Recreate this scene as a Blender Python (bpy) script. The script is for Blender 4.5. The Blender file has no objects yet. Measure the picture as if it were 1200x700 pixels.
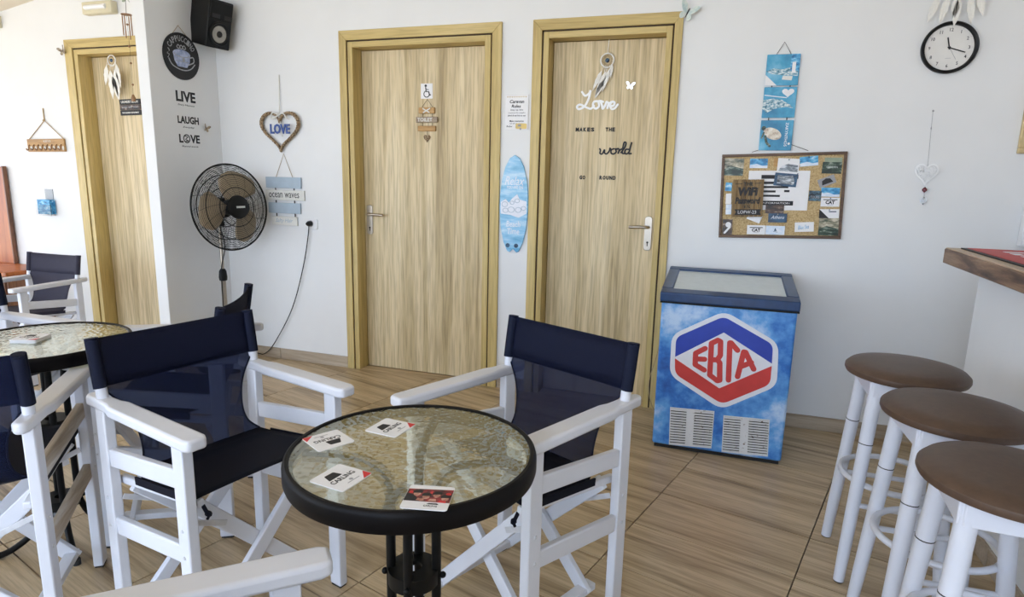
import bpy, math, random
from mathutils import Vector, Matrix

PI = math.pi
sin, cos, rad = math.sin, math.cos, math.radians
S = bpy.context.scene
C = S.collection
random.seed(7)

# ------------------------------------------------------------------ camera, sky, exposure
F_PX, YAW, PITCH, ROLL = 738.894, -0.32121, 0.19429, 0.022476
fw = Vector((sin(YAW)*cos(PITCH), cos(YAW)*cos(PITCH), -sin(PITCH)))
r0 = Vector((cos(YAW), -sin(YAW), 0)); u0 = r0.cross(fw)
rr = r0*cos(ROLL) + u0*sin(ROLL); uu = u0*cos(ROLL) - r0*sin(ROLL)
cam = bpy.data.objects.new('camera', bpy.data.cameras.new('camera')); C.objects.link(cam)
cam.data.sensor_fit = 'HORIZONTAL'; cam.data.sensor_width = 36.0; cam.data.lens = F_PX*36/1200
cam.data.clip_start = 0.02
cam.matrix_world = Matrix(((rr.x, uu.x, -fw.x, 2.0065), (rr.y, uu.y, -fw.y, -3.504), (rr.z, uu.z, -fw.z, 1.2925), (0, 0, 0, 1)))
S.camera = cam

world = bpy.data.worlds.new('overcast_sky'); S.world = world; world.use_nodes = True
wn = world.node_tree
bg = wn.nodes['Background']
bg.inputs[0].default_value = (0.64, 0.78, 1.0, 1); bg.inputs[1].default_value = 1.9

S.view_settings.view_transform = 'Standard'; S.view_settings.look = 'None'
S.view_settings.gamma = 1; S.view_settings.use_curve_mapping = False
S.view_settings.exposure = 1.42

sun = bpy.data.lights.new('sun', 'SUN'); sun.energy = 4.0; sun.angle = rad(8); sun.color = (1, .93, .82)
so = bpy.data.objects.new('sun', sun); C.objects.link(so)
so.rotation_euler = Vector((0.50, 0.42, -0.80)).to_track_quat('-Z', 'Y').to_euler()

# ------------------------------------------------------------------ helpers
def tag(o, label=None, cat=None, group=None, kind=None):
    if label: o['label'] = label
    if cat: o['category'] = cat
    if group: o['group'] = group
    if kind: o['kind'] = kind
    return o

def thing(name, label, cat, loc=(0, 0, 0), rz=0.0, group=None, rot=None):
    o = bpy.data.objects.new(name, None); C.objects.link(o)
    o.empty_display_size = .05
    o.location = loc; o.rotation_euler = rot if rot else (0, 0, rz)
    return tag(o, label, cat, group)

def structure(name, loc=(0, 0, 0), rz=0):
    o = bpy.data.objects.new(name, None); C.objects.link(o); o.empty_display_size = .05
    o.location = loc; o.rotation_euler = (0, 0, rz); o['kind'] = 'structure'
    return o

def kids(o): return [c for c in C.objects if c.parent == o]

def copy_tree(o, parent=None):
    c = o.copy(); C.objects.link(c)
    if parent is not None: c.parent = parent
    for ch in kids(o): copy_tree(ch, c)
    return c

def crom(pts, n=6, closed=False):
    out = []; P = [Vector(p) for p in pts]; m = len(P)
    rng = range(m) if closed else range(m-1)
    for i in rng:
        if closed: a, b, c, d = P[(i-1) % m], P[i], P[(i+1) % m], P[(i+2) % m]
        else: a, b, c, d = P[max(i-1, 0)], P[i], P[i+1], P[min(i+2, m-1)]
        for k in range(n):
            t = k/n
            out.append(.5*((2*b)+(c-a)*t+(2*a-5*b+4*c-d)*t*t+(3*b-a-3*c+d)*t*t*t))
    if not closed: out.append(P[-1])
    return out

class MB:
    def __init__(s): s.v = []; s.f = []
    def add(s, v, f, M=None):
        b = len(s.v)
        s.v += [tuple(M @ Vector(p)) if M else tuple(p) for p in v]
        s.f += [tuple(b+i for i in q) for q in f]
        return s
    def box(s, x0, x1, y0, y1, z0, z1, M=None):
        return s.add([(x, y, z) for z in (z0, z1) for y in (y0, y1) for x in (x0, x1)],
                     [(0, 2, 3, 1), (4, 5, 7, 6), (0, 1, 5, 4), (2, 6, 7, 3), (0, 4, 6, 2), (1, 3, 7, 5)], M)
    def bar(s, p0, p1, w, h, up=(0, 0, 1)):
        p0, p1 = Vector(p0), Vector(p1); d = (p1-p0); L = d.length; d.normalize()
        a = d.cross(Vector(up)).normalized(); u = a.cross(d)
        M = Matrix(((a.x, d.x, u.x, p0.x), (a.y, d.y, u.y, p0.y), (a.z, d.z, u.z, p0.z), (0, 0, 0, 1)))
        return s.box(-w/2, w/2, 0, L, -h/2, h/2, M)
    def tube(s, pts, r, n=8, closed=False):
        P = [Vector(p) for p in pts]; m = len(P)
        R = r if isinstance(r, (list, tuple)) else [r]*m
        T = []
        for i in range(m):
            a = P[(i-1) % m] if closed or i > 0 else P[i]
            b = P[(i+1) % m] if closed or i < m-1 else P[i]
            t = (b-a); T.append(t.normalized() if t.length > 1e-9 else Vector((0, 0, 1)))
        ref = Vector((0, 0, 1)) if abs(T[0].z) < .9 else Vector((1, 0, 0))
        N = T[0].cross(ref).normalized(); V = []
        for i in range(m):
            N = (N - T[i]*N.dot(T[i])).normalized(); B = T[i].cross(N)
            for k in range(n):
                a = 2*PI*k/n; V.append(P[i]+(N*cos(a)+B*sin(a))*R[i])
        Fs = []
        for i in range(m if closed else m-1):
            j = (i+1) % m
            for k in range(n): Fs.append((i*n+k, i*n+(k+1) % n, j*n+(k+1) % n, j*n+k))
        if not closed:
            Fs.append(tuple(range(n))[::-1]); Fs.append(tuple((m-1)*n+k for k in range(n)))
        return s.add(V, Fs)
    def prism(s, poly, a0, a1, axis='y'):
        n = len(poly)
        area = sum(poly[i][0]*poly[(i+1) % n][1]-poly[(i+1) % n][0]*poly[i][1] for i in range(n))
        if area < 0: poly = poly[::-1]
        if axis == 'y':
            V = [(p[0], a0, p[1]) for p in poly]+[(p[0], a1, p[1]) for p in poly]
            f0 = tuple(range(n)); f1 = tuple(range(2*n-1, n-1, -1))
            sd = [(i, n+i, n+(i+1) % n, (i+1) % n) for i in range(n)]
        else:
            V = [(p[0], p[1], a0) for p in poly]+[(p[0], p[1], a1) for p in poly]
            f0 = tuple(range(n-1, -1, -1)); f1 = tuple(range(n, 2*n))
            sd = [(i, (i+1) % n, n+(i+1) % n, n+i) for i in range(n)]
        return s.add(V, [f0, f1]+sd)
    def ribbon(s, pts, w, a0, a1, axis='y', cap=True):
        P = [Vector(p[:2]) for p in pts]; m = len(P); Wd = w if isinstance(w, (list, tuple)) else [w]*m
        L = []; Rr = []
        for i in range(m):
            t = (P[min(i+1, m-1)]-P[max(i-1, 0)]); t = t.normalized() if t.length > 1e-9 else Vector((1, 0))
            nn = Vector((-t.y, t.x))*Wd[i]/2; L.append(P[i]+nn); Rr.append(P[i]-nn)
        e = s.eps = getattr(s, 'eps', 0)
        def dz():   # each piece a hair proud of the last, so that no two faces coincide
            s.eps += 1.5e-5
            return -s.eps if axis == 'y' else s.eps
        for i in range(m-1):
            q = [L[i], Rr[i], Rr[i+1], L[i+1]]; z = dz()
            s.prism([tuple(x) for x in q], a0+(z if axis == 'y' else 0), a1+(0 if axis == 'y' else z), axis)
        if cap:
            for i in ([0, m-1] if m > 4 else range(m)):
                a0_ = a0; z = dz()
                s.prism([(P[i].x+Wd[i]/2*cos(a*PI/6), P[i].y+Wd[i]/2*sin(a*PI/6)) for a in range(12)], a0+(z if axis == 'y' else 0), a1+(0 if axis == 'y' else z), axis)
        return s
    def lathe(s, prof, n=32, M=None, cap=True):
        V = []; Fs = []; m = len(prof)
        for r, z in prof:
            for k in range(n):
                a = 2*PI*k/n; V.append((max(r, 1e-5)*cos(a), max(r, 1e-5)*sin(a), z))
        for i in range(m-1):
            for k in range(n): Fs.append((i*n+k, i*n+(k+1) % n, (i+1)*n+(k+1) % n, (i+1)*n+k))
        if cap and prof[0][0] > 1e-4: Fs.append(tuple(range(n))[::-1])
        if cap and prof[-1][0] > 1e-4: Fs.append(tuple((m-1)*n+k for k in range(n)))
        return s.add(V, Fs, M)
    def ball(s, c, r, n=10, sc=(1, 1, 1)):
        pr = [(r*sin(PI*i/8), -r*cos(PI*i/8)) for i in range(9)]
        return s.lathe(pr, n, Matrix.Translation(c) @ Matrix.Diagonal((*sc, 1)))
    def build(s, name, mat, parent=None, smooth=True, bevel=0, seg=2, loc=None, rot=None, solid=0):
        me = bpy.data.meshes.new(name); me.from_pydata(s.v, [], s.f); me.validate(); me.update()
        if smooth and len(me.polygons):
            me.shade_smooth(); me.set_sharp_from_angle(angle=rad(38))
        o = bpy.data.objects.new(name, me); C.objects.link(o)
        if mat: me.materials.append(mat)
        if parent: o.parent = parent
        if loc: o.location = loc
        if rot: o.rotation_euler = rot
        if solid:
            md = o.modifiers.new('thickness', 'SOLIDIFY'); md.thickness = solid; md.offset = 0
        if bevel:
            md = o.modifiers.new('edge', 'BEVEL'); md.width = bevel; md.segments = seg; md.limit_method = 'ANGLE'; md.angle_limit = rad(40)
        return o

def disc(cx, cy, r, n=24, ry=None):
    return [(cx+r*cos(2*PI*i/n), cy+(ry or r)*sin(2*PI*i/n)) for i in range(n)]
def rrect(cx, cy, w, h, r, n=4):
    o = []
    for sx, sy, a in ((1, 1, 0), (-1, 1, 90), (-1, -1, 180), (1, -1, 270)):
        for k in range(n+1):
            t = rad(a+90*k/n); o.append((cx+sx*(w/2-r)+r*cos(t), cy+sy*(h/2-r)+r*sin(t)))
    return o
def rpoly(poly, r, n=4):
    o = []; m = len(poly)
    for i in range(m):
        a, b, c = Vector(poly[i-1]), Vector(poly[i]), Vector(poly[(i+1) % m])
        p = b+(a-b).normalized()*r; q = b+(c-b).normalized()*r
        for k in range(n+1):
            t = k/n; o.append(tuple(p*(1-t)**2+b*2*t*(1-t)+q*t*t))
    return o
def heart_path(w, h, n=40):
    P = []
    for i in range(n):
        t = 2*PI*i/n
        P.append((16*sin(t)**3, 13*cos(t)-5*cos(2*t)-2*cos(3*t)-cos(4*t)))
    return [(x/32*w, (z+2.5)/29*h) for x, z in P]

_txt = {}
def text(name, body, w, h, mat, parent, loc=(0, 0, 0), plane='xz', ang=0, bold=0.0, shear=0.0, depth=.0008):
    """lettering from Blender's built-in font, turned into a mesh and fitted to w x h, centred on loc"""
    cu = bpy.data.curves.new('lettering', 'FONT'); cu.body = body; cu.size = 1; cu.shear = shear; cu.offset = bold
    cu.align_x = 'CENTER'; cu.resolution_u = 2
    t = bpy.data.objects.new('lettering', cu); C.objects.link(t)
    dg = bpy.context.evaluated_depsgraph_get(); dg.update()
    me = bpy.data.meshes.new_from_object(t.evaluated_get(dg)); bpy.data.objects.remove(t); bpy.data.curves.remove(cu)
    vs = [v.co.copy() for v in me.vertices]; fs = [tuple(p.vertices) for p in me.polygons]
    bpy.data.meshes.remove(me)
    x0 = min(v.x for v in vs); x1 = max(v.x for v in vs); y0 = min(v.y for v in vs); y1 = max(v.y for v in vs)
    sx = (w or h/(y1-y0)*(x1-x0)*.9)/(x1-x0); sy = (h/(y1-y0)) if h else sx
    ca, sa = cos(ang), sin(ang); b = MB(); V = []
    for v in vs:
        a, c = (v.x-(x0+x1)/2)*sx, (v.y-(y0+y1)/2)*sy
        a, c = a*ca-c*sa, a*sa+c*ca
        V.append((loc[0]+a, loc[1]-depth, loc[2]+c) if plane == 'xz' else (loc[0]+a, loc[1]+c, loc[2]+depth))
    b.add(V, fs)
    o = b.build(name, mat, parent, smooth=False)
    md = o.modifiers.new('thickness', 'SOLIDIFY'); md.thickness = depth; md.offset = -1 if plane == 'xy' else -1
    return o

# ------------------------------------------------------------------ materials
def nodes(name):
    m = bpy.data.materials.new(name); m.use_nodes = True
    return m, m.node_tree, m.node_tree.nodes['Principled BSDF']
def ramp(nt, stops):
    r = nt.nodes.new('ShaderNodeValToRGB'); e = r.color_ramp.elements
    while len(e) < len(stops): e.new(.5)
    for q, (p, c) in zip(e, stops): q.position = p; q.color = (*c, 1)
    return r
def coords(nt, sc=(1, 1, 1), rnd=False, kind='Object'):
    tc = nt.nodes.new('ShaderNodeTexCoord'); mp = nt.nodes.new('ShaderNodeMapping')
    mp.inputs['Scale'].default_value = sc
    nt.links.new(tc.outputs[kind], mp.inputs[0])
    if rnd:
        oi = nt.nodes.new('ShaderNodeObjectInfo'); mu = nt.nodes.new('ShaderNodeMath'); mu.operation = 'MULTIPLY'; mu.inputs[1].default_value = 37.0
        nt.links.new(oi.outputs['Random'], mu.inputs[0]); cb = nt.nodes.new('ShaderNodeCombineXYZ')
        for i in range(3): nt.links.new(mu.outputs[0], cb.inputs[i])
        nt.links.new(cb.outputs[0], mp.inputs['Location'])
    return mp.outputs[0]
def noise(nt, vec, scale=1, detail=4, rough=.55, dist=0):
    n = nt.nodes.new('ShaderNodeTexNoise'); n.inputs['Scale'].default_value = scale; n.inputs['Detail'].default_value = detail
    n.inputs['Roughness'].default_value = rough; n.inputs['Distortion'].default_value = dist
    nt.links.new(vec, n.inputs['Vector']); return n.outputs[0]
def mixc(nt, fac, a, b, mode='MIX'):
    x = nt.nodes.new('ShaderNodeMix'); x.data_type = 'RGBA'; x.blend_type = mode
    for sock, val in ((x.inputs[0], fac), (x.inputs[6], a), (x.inputs[7], b)):
        if hasattr(val, 'is_linked') or hasattr(val, 'links'): nt.links.new(val, sock)
        elif isinstance(val, tuple): sock.default_value = (*val, 1)
        else: sock.default_value = val
    return x.outputs[2]
def bump(nt, bs, h, strength=.2, dist=.002):
    b = nt.nodes.new('ShaderNodeBump'); b.inputs['Strength'].default_value = strength; b.inputs['Distance'].default_value = dist
    nt.links.new(h, b.inputs['Height']); nt.links.new(b.outputs[0], bs.inputs['Normal'])
def plain(name, col, rough=.5, metal=0, var=.08, scale=30, bmp=0, **kw):
    m, nt, bs = nodes(name)
    n = noise(nt, coords(nt, (scale,)*3), 1, 3)
    lo = tuple(max(0, c*(1-var)) for c in col); hi = tuple(min(1, c*(1+var)) for c in col)
    r = ramp(nt, [(.3, lo), (.7, hi)]); nt.links.new(n, r.inputs[0]); nt.links.new(r.outputs[0], bs.inputs['Base Color'])
    bs.inputs['Roughness'].default_value = rough; bs.inputs['Metallic'].default_value = metal
    if bmp: bump(nt, bs, n, bmp, .002)
    for k, v in kw.items(): bs.inputs[k].default_value = v
    return m

def wood(name, stops, along='z', scale=16, stretch=.06, rough=.5, rnd=False, fine=.35, bmp=.12):
    m, nt, bs = nodes(name)
    sc = {'z': (scale, scale, scale*stretch), 'x': (scale*stretch, scale, scale), 'y': (scale, scale*stretch, scale)}[along]
    v = coords(nt, sc, rnd)
    n1 = noise(nt, v, 1, 5, .6, .6); r = ramp(nt, stops); nt.links.new(n1, r.inputs[0])
    sc2 = tuple(c*7 for c in sc); n2 = noise(nt, coords(nt, sc2, rnd), 1, 2, .7)
    r2 = ramp(nt, [(.36, (.52, .49, .45)), (.56, (1, 1, 1))]); nt.links.new(n2, r2.inputs[0])
    c = mixc(nt, fine, r.outputs[0], r2.outputs[0], 'MULTIPLY')
    nt.links.new(c, bs.inputs['Base Color']); bs.inputs['Roughness'].default_value = rough
    bump(nt, bs, n2, bmp, .001)
    return m

def painted(name, col, rough, chip_col, amount, scale=22, bmp=.05):
    """paint with worn chips that show what lies beneath"""
    m, nt, bs = nodes(name)
    v = coords(nt, (1, 1, 1), True)
    n = noise(nt, v, scale, 5, .65); a = 1-amount
    r = ramp(nt, [(a-.02, (0, 0, 0)), (a+.02, (1, 1, 1))]); nt.links.new(n, r.inputs[0])
    n2 = noise(nt, v, scale*.25, 3); r2 = ramp(nt, [(.3, tuple(c*.93 for c in col)), (.7, col)]); nt.links.new(n2, r2.inputs[0])
    nt.links.new(mixc(nt, r.outputs[0], r2.outputs[0], chip_col), bs.inputs['Base Color'])
    bs.inputs['Roughness'].default_value = rough; bump(nt, bs, n, bmp, .001)
    return m

def clouds(name, stops, scale=5, rough=.4, stretch=(1, 1, 1), detail=5, rnd=False, dist=0):
    m, nt, bs = nodes(name)
    n = noise(nt, coords(nt, stretch, rnd), scale, detail, .6, dist); r = ramp(nt, stops); nt.links.new(n, r.inputs[0])
    nt.links.new(r.outputs[0], bs.inputs['Base Color']); bs.inputs['Roughness'].default_value = rough
    return m

M = {}
M['wall'] = plain('white_plaster', (.80, .80, .79), .85, 0, .02, 3, .05)
M['ceil'] = plain('ceiling_paint', (.84, .77, .65), .9, 0, .02, 3)
M['door'] = wood('pale_oak', [(.27, (.36, .26, .125)), (.38, (.55, .425, .225)), (.52, (.70, .565, .335)), (.74, (.80, .68, .45))], 'z', 13, .04, .5, False, .55)
M['casing'] = wood('yellow_oak', [(.3, (.46, .33, .11)), (.5, (.60, .45, .17)), (.72, (.69, .54, .25))], 'z', 14, .05, .5)
M['casing_h'] = wood('yellow_oak_across', [(.3, (.46, .33, .11)), (.5, (.60, .45, .17)), (.72, (.69, .54, .25))], 'x', 14, .05, .5)
M['groove'] = plain('groove_shadow_gap', (.06, .04, .02), .8)
M['tile'] = wood('wood_look_tile', [(.29, (.15, .095, .045)), (.39, (.40, .29, .165)), (.53, (.56, .425, .26)), (.72, (.67, .53, .345))], 'x', 17, .05, .32, True, .45, .06)
M['skirt'] = wood('wood_look_skirting', [(.3, (.33, .25, .17)), (.5, (.46, .37, .27)), (.75, (.58, .49, .38))], 'x', 17, .05, .4, True)
M['grout'] = plain('dark_grout', (.10, .08, .06), .9)
M['white'] = painted('white_chair_paint', (.74, .755, .81), .38, (.28, .2, .13), .235)
M['worn'] = wood('worn_bare_wood', [(.3, (.30, .24, .17)), (.5, (.46, .38, .29)), (.66, (.70, .68, .64))], 'y', 14, .08, .6)
M['stoolwhite'] = painted('white_stool_paint', (.70, .72, .79), .3, (.2, .16, .12), .2)
M['black'] = plain('black_metal', (.005, .005, .005), .45, 0, .2, **{'Specular IOR Level': .2})
M['blackplastic'] = plain('black_plastic', (.006, .006, .006), .45, 0, .2, **{'Specular IOR Level': .25})
M['blackrim'] = plain('black_brown_rim', (.004, .003, .003), .45, 0, .2, **{'Specular IOR Level': .14})
M['steel'] = plain('satin_nickel', (.46, .41, .34), .36, 1, .06)
M['zinc'] = plain('white_zinc_strip', (.66, .67, .7), .45, .3, .1)
M['leather'] = plain('brown_leatherette', (.085, .05, .032), .45, 0, .12, 60, .1)
M['paper'] = plain('white_card', (.84, .83, .83), .6, 0, .02)
M['brightwhite'] = plain('white_enamel', (.93, .93, .92), .4, 0, .01)
M['ink'] = plain('black_ink', (.012, .012, .014), .6)
M['red'] = plain('red_print', (.62, .03, .03), .5, 0, .08)
M['logored'] = plain('red_enamel', (.60, .045, .04), .4, 0, .08, 12)
M['logoblue'] = plain('blue_enamel', (.02, .055, .42), .4, 0, .1, 12)
M['logowhite'] = plain('white_sticker', (.78, .80, .86), .4, 0, .03)
M['rope'] = plain('jute_cord', (.42, .30, .16), .9, 0, .2, 200)
M['thread'] = plain('black_thread', (.05, .04, .035), .8)
M['chalk'] = plain('chalk_grey', (.42, .43, .45), .9, 0, .15, 90)
M['chalkblue'] = clouds('chalk_blue', [(.3, (.22, .28, .48)), (.6, (.50, .56, .74))], 40, .9)
M['skyblue'] = plain('pale_blue_board', (.42, .51, .59), .7, 0, .06, 20)
M['cream'] = plain('cream_board', (.74, .73, .68), .7, 0, .05, 20)
M['conering'] = plain('grey_cone_ring', (.36, .34, .30), .5, 0, .1)
M['feather'] = plain('white_feather', (.82, .80, .74), .8, 0, .05, 60)
M['wickerl'] = clouds('wicker', [(.38, (.07, .04, .02)), (.5, (.26, .17, .09)), (.64, (.50, .38, .24))], 110, .8)
M['blueletter'] = plain('royal_blue_letters', (.03, .08, .30), .5)
M['cork'] = clouds('cork', [(.35, (.36, .24, .10)), (.5, (.52, .37, .18)), (.65, (.62, .47, .26))], 160, .9)
M['frame'] = wood('dark_board_frame', [(.3, (.06, .032, .018)), (.55, (.13, .075, .045)), (.75, (.22, .14, .09))], 'x', 30, .1, .5)
M['freezer'] = clouds('airbrushed_blue', [(.27, (.012, .06, .30)), (.40, (.03, .17, .55)), (.52, (.12, .36, .74)), (.66, (.52, .68, .90))], 6.5, .35, (1, 1, 1), 7)
M['freezerframe'] = plain('navy_lid_frame', (.012, .045, .13), .3, 0, .15)
M['lidglass'] = plain('lid_glass', (.60, .66, .66), .08, 0, .03)
M['vent'] = painted('white_vent_paint', (.74, .74, .74), .5, (.16, .09, .05), .36, 60)
M['dark'] = plain('dark_void', (.015, .013, .012), .8)
M['counterwood'] = wood('counter_edge_wood', [(.32, (.035, .016, .008)), (.44, (.11, .055, .03)), (.56, (.22, .125, .07)), (.74, (.36, .23, .14))], 'y', 26, .12, .45)
M['countertrim'] = wood('counter_top_wood', [(.3, (.40, .27, .15)), (.6, (.62, .46, .30))], 'y', 22, .1, .35)
M['matred'] = plain('red_rubber', (.46, .015, .02), .5, 0, .1)
M['blade'] = plain('smoky_tan_blade', (.42, .33, .215), .35, 0, .06)
M['redwood'] = wood('reddish_wood', [(.3, (.27, .07, .018)), (.5, (.43, .125, .032)), (.75, (.54, .18, .05))], 'z', 12, .08, .35)
M['brownwood'] = wood('brown_cabinet_wood', [(.3, (.10, .04, .018)), (.5, (.20, .085, .04)), (.75, (.30, .14, .07))], 'z', 26, .06, .4)
M['honey'] = wood('honey_plank', [(.3, (.34, .18, .06)), (.55, (.52, .30, .11)), (.75, (.62, .40, .17))], 'x', 30, .1, .6)
M['greyplank'] = wood('driftwood_plank', [(.3, (.25, .18, .12)), (.6, (.42, .33, .24))], 'x', 30, .1, .7)
M['wifiwood'] = wood('striped_wifi_wood', [(.3, (.10, .06, .025)), (.5, (.23, .145, .06)), (.72, (.36, .24, .11))], 'z', 60, .05, .7)
M['wing'] = clouds('butterfly_wing', [(.35, (.38, .52, .54)), (.55, (.66, .72, .66)), (.7, (.80, .80, .74))], 30, .5)
M['wingbrown'] = clouds('brown_wing', [(.4, (.16, .10, .06)), (.6, (.50, .42, .30))], 60, .6)
M['mirror'] = plain('mirror_foil', (.85, .85, .86), .06, 1, .01)
M['beige'] = plain('beige_plastic', (.66, .60, .42), .5, 0, .03)
M['tubewhite'] = plain('white_diffuser', (.9, .9, .9), .3, 0, .01)
M['copper'] = plain('copper_chime', (.30, .17, .09), .4, .6, .1)
M['leaf'] = plain('verdigris', (.30, .36, .26), .6, 0, .15)
M['burgundy'] = plain('burgundy_bead', (.14, .015, .02), .15)
M['gold'] = plain('pale_gold', (.60, .47, .25), .4, .3, .1)
M['yellow'] = plain('yellow_print', (.75, .56, .2), .6)
M['grey'] = plain('grey_print', (.35, .35, .36), .6)
M['silverletter'] = plain('silver_print', (.60, .62, .6), .5)
M['rubber'] = plain('rubber_foot', (.02, .02, .02), .8)
M['skin'] = clouds('print_skin', [(.4, (.35, .13, .09)), (.6, (.62, .36, .27))], 60, .5)
M['maroon'] = clouds('print_maroon', [(.4, (.05, .01, .012)), (.6, (.30, .03, .03))], 60, .5)

def photo(name, stops, scale=26, stretch=(1, 1, 2.4)): return clouds(name, stops, scale, .35, stretch, 6, True)
M['p_sea'] = photo('sea_print', [(.3, (.01, .05, .14)), (.45, (.03, .25, .52)), (.58, (.15, .5, .74)), (.7, (.75, .82, .86))])
M['p_bw'] = photo('grey_photo_print', [(.35, (.02, .025, .03)), (.5, (.22, .25, .28)), (.62, (.70, .72, .75))])
M['p_town'] = photo('beige_town_print', [(.35, (.06, .08, .05)), (.48, (.32, .29, .2)), (.62, (.66, .60, .46))])
M['p_dgreen'] = photo('dark_green_print', [(.4, (.008, .02, .012)), (.55, (.04, .08, .05)), (.7, (.45, .5, .42))])
M['p_navy'] = photo('navy_print', [(.35, (.01, .025, .06)), (.6, (.03, .10, .19))])
M['p_dark'] = photo('dark_print', [(.4, (.012, .010, .010)), (.58, (.10, .05, .03)), (.7, (.55, .45, .35))])
M['p_black'] = photo('black_print', [(.45, (.008, .010, .016)), (.65, (.10, .22, .30))])
M['p_pale'] = photo('pale_blue_print', [(.35, (.55, .68, .84)), (.6, (.78, .83, .90))])
M['p_azure'] = photo('azure_board_print', [(.3, (.02, .17, .33)), (.5, (.05, .33, .53)), (.7, (.22, .53, .70))], 8, (1, 1, 1))
M['p_surf'] = photo('surfboard_print', [(.3, (.10, .36, .60)), (.5, (.28, .56, .78)), (.7, (.60, .76, .88))], 7, (1, 1, 4))
M['shell'] = photo('turtle_print', [(.35, (.42, .30, .2)), (.5, (.72, .64, .52)), (.65, (.86, .82, .74))], 40, (1, 1, 1))
M['coast'] = photo('coast_print', [(.36, (.03, .10, .14)), (.46, (.16, .36, .46)), (.56, (.62, .70, .70)), (.7, (.88, .87, .82))], 70, (1, 1, 1.6))
M['rock'] = photo('rock_print', [(.4, (.08, .09, .08)), (.55, (.34, .33, .26)), (.68, (.75, .75, .68))], 50, (1, 1, 1))

def glass_mat():
    m, nt, bs = nodes('hammered_glass')
    v = coords(nt, (1, 1, 1)); vo = nt.nodes.new('ShaderNodeTexVoronoi'); vo.inputs['Scale'].default_value = 75
    vo.feature = 'SMOOTH_F1'; nt.links.new(v, vo.inputs['Vector'])
    bump(nt, bs, vo.outputs['Distance'], .5, .004)
    b2 = bs.inputs['Normal'].links[0].from_node
    def node(t, **kw):
        n = nt.nodes.new(t)
        for k, v_ in kw.items(): n.inputs[k].default_value = v_
        if 'Normal' in n.inputs and t != 'ShaderNodeLayerWeight': nt.links.new(b2.outputs[0], n.inputs['Normal'])
        return n
    tr = node('ShaderNodeBsdfTransparent', Color=(.86, .88, .70, 1)); rf = node('ShaderNodeBsdfRefraction', Color=(.90, .92, .74, 1), Roughness=0, IOR=1.10)
    gl = node('ShaderNodeBsdfGlossy', Color=(.95, .97, .90, 1), Roughness=.05); df = node('ShaderNodeBsdfTranslucent', Color=(.80, .84, .62, 1)); dd = node('ShaderNodeBsdfDiffuse', Color=(.62, .66, .48, 1))
    def mx(f, x, y):
        n = nt.nodes.new('ShaderNodeMixShader')
        if isinstance(f, float): n.inputs[0].default_value = f
        else: nt.links.new(f, n.inputs[0])
        nt.links.new(x, n.inputs[1]); nt.links.new(y, n.inputs[2]); return n.outputs[0]
    lw = node('ShaderNodeLayerWeight', Blend=.5)
    pw = nt.nodes.new('ShaderNodeMath'); pw.operation = 'POWER'; pw.inputs[1].default_value = 2.6; nt.links.new(lw.outputs['Facing'], pw.inputs[0])
    ma = nt.nodes.new('ShaderNodeMath'); ma.operation = 'MULTIPLY_ADD'; ma.inputs[1].default_value = .85; ma.inputs[2].default_value = .06; nt.links.new(pw.outputs[0], ma.inputs[0])
    o = mx(.55, tr.outputs[0], rf.outputs[0]); o = mx(.07, o, df.outputs[0]); o = mx(.05, o, dd.outputs[0]); o = mx(ma.outputs[0], o, gl.outputs[0])
    nt.links.new(o, nt.nodes['Material Output'].inputs[0])
    return m
crm0, cnt0, cbs0 = nodes('clear_glass_underside'); _t = cnt0.nodes.new('ShaderNodeBsdfTransparent'); cnt0.links.new(_t.outputs[0], cnt0.nodes['Material Output'].inputs[0])
M['glass'] = glass_mat()

def sling_mat(name, col, clear):
    """woven outdoor mesh: a little light passes between the threads"""
    m, nt, bs = nodes(name)
    v = coords(nt, (1, 1, 1)); n = noise(nt, v, 900, 1)
    r = ramp(nt, [(.35, tuple(c*.6 for c in col)), (.65, tuple(c*1.3 for c in col))]); nt.links.new(n, r.inputs[0])
    nt.links.new(r.outputs[0], bs.inputs['Base Color']); bs.inputs['Roughness'].default_value = .7; bs.inputs['Specular IOR Level'].default_value = .15
    if clear:
        tr = nt.nodes.new('ShaderNodeBsdfTransparent'); tr.inputs[0].default_value = (.72, .78, .95, 1)
        mx = nt.nodes.new('ShaderNodeMixShader'); mx.inputs[0].default_value = clear
        nt.links.new(bs.outputs[0], mx.inputs[1]); nt.links.new(tr.outputs[0], mx.inputs[2])
        nt.links.new(mx.outputs[0], nt.nodes['Material Output'].inputs[0])
    return m
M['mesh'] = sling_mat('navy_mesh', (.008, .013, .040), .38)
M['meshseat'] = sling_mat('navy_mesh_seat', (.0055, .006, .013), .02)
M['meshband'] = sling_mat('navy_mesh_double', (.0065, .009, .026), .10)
M['meshgrey'] = sling_mat('faded_grey_mesh', (.045, .042, .062), 0)

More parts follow.
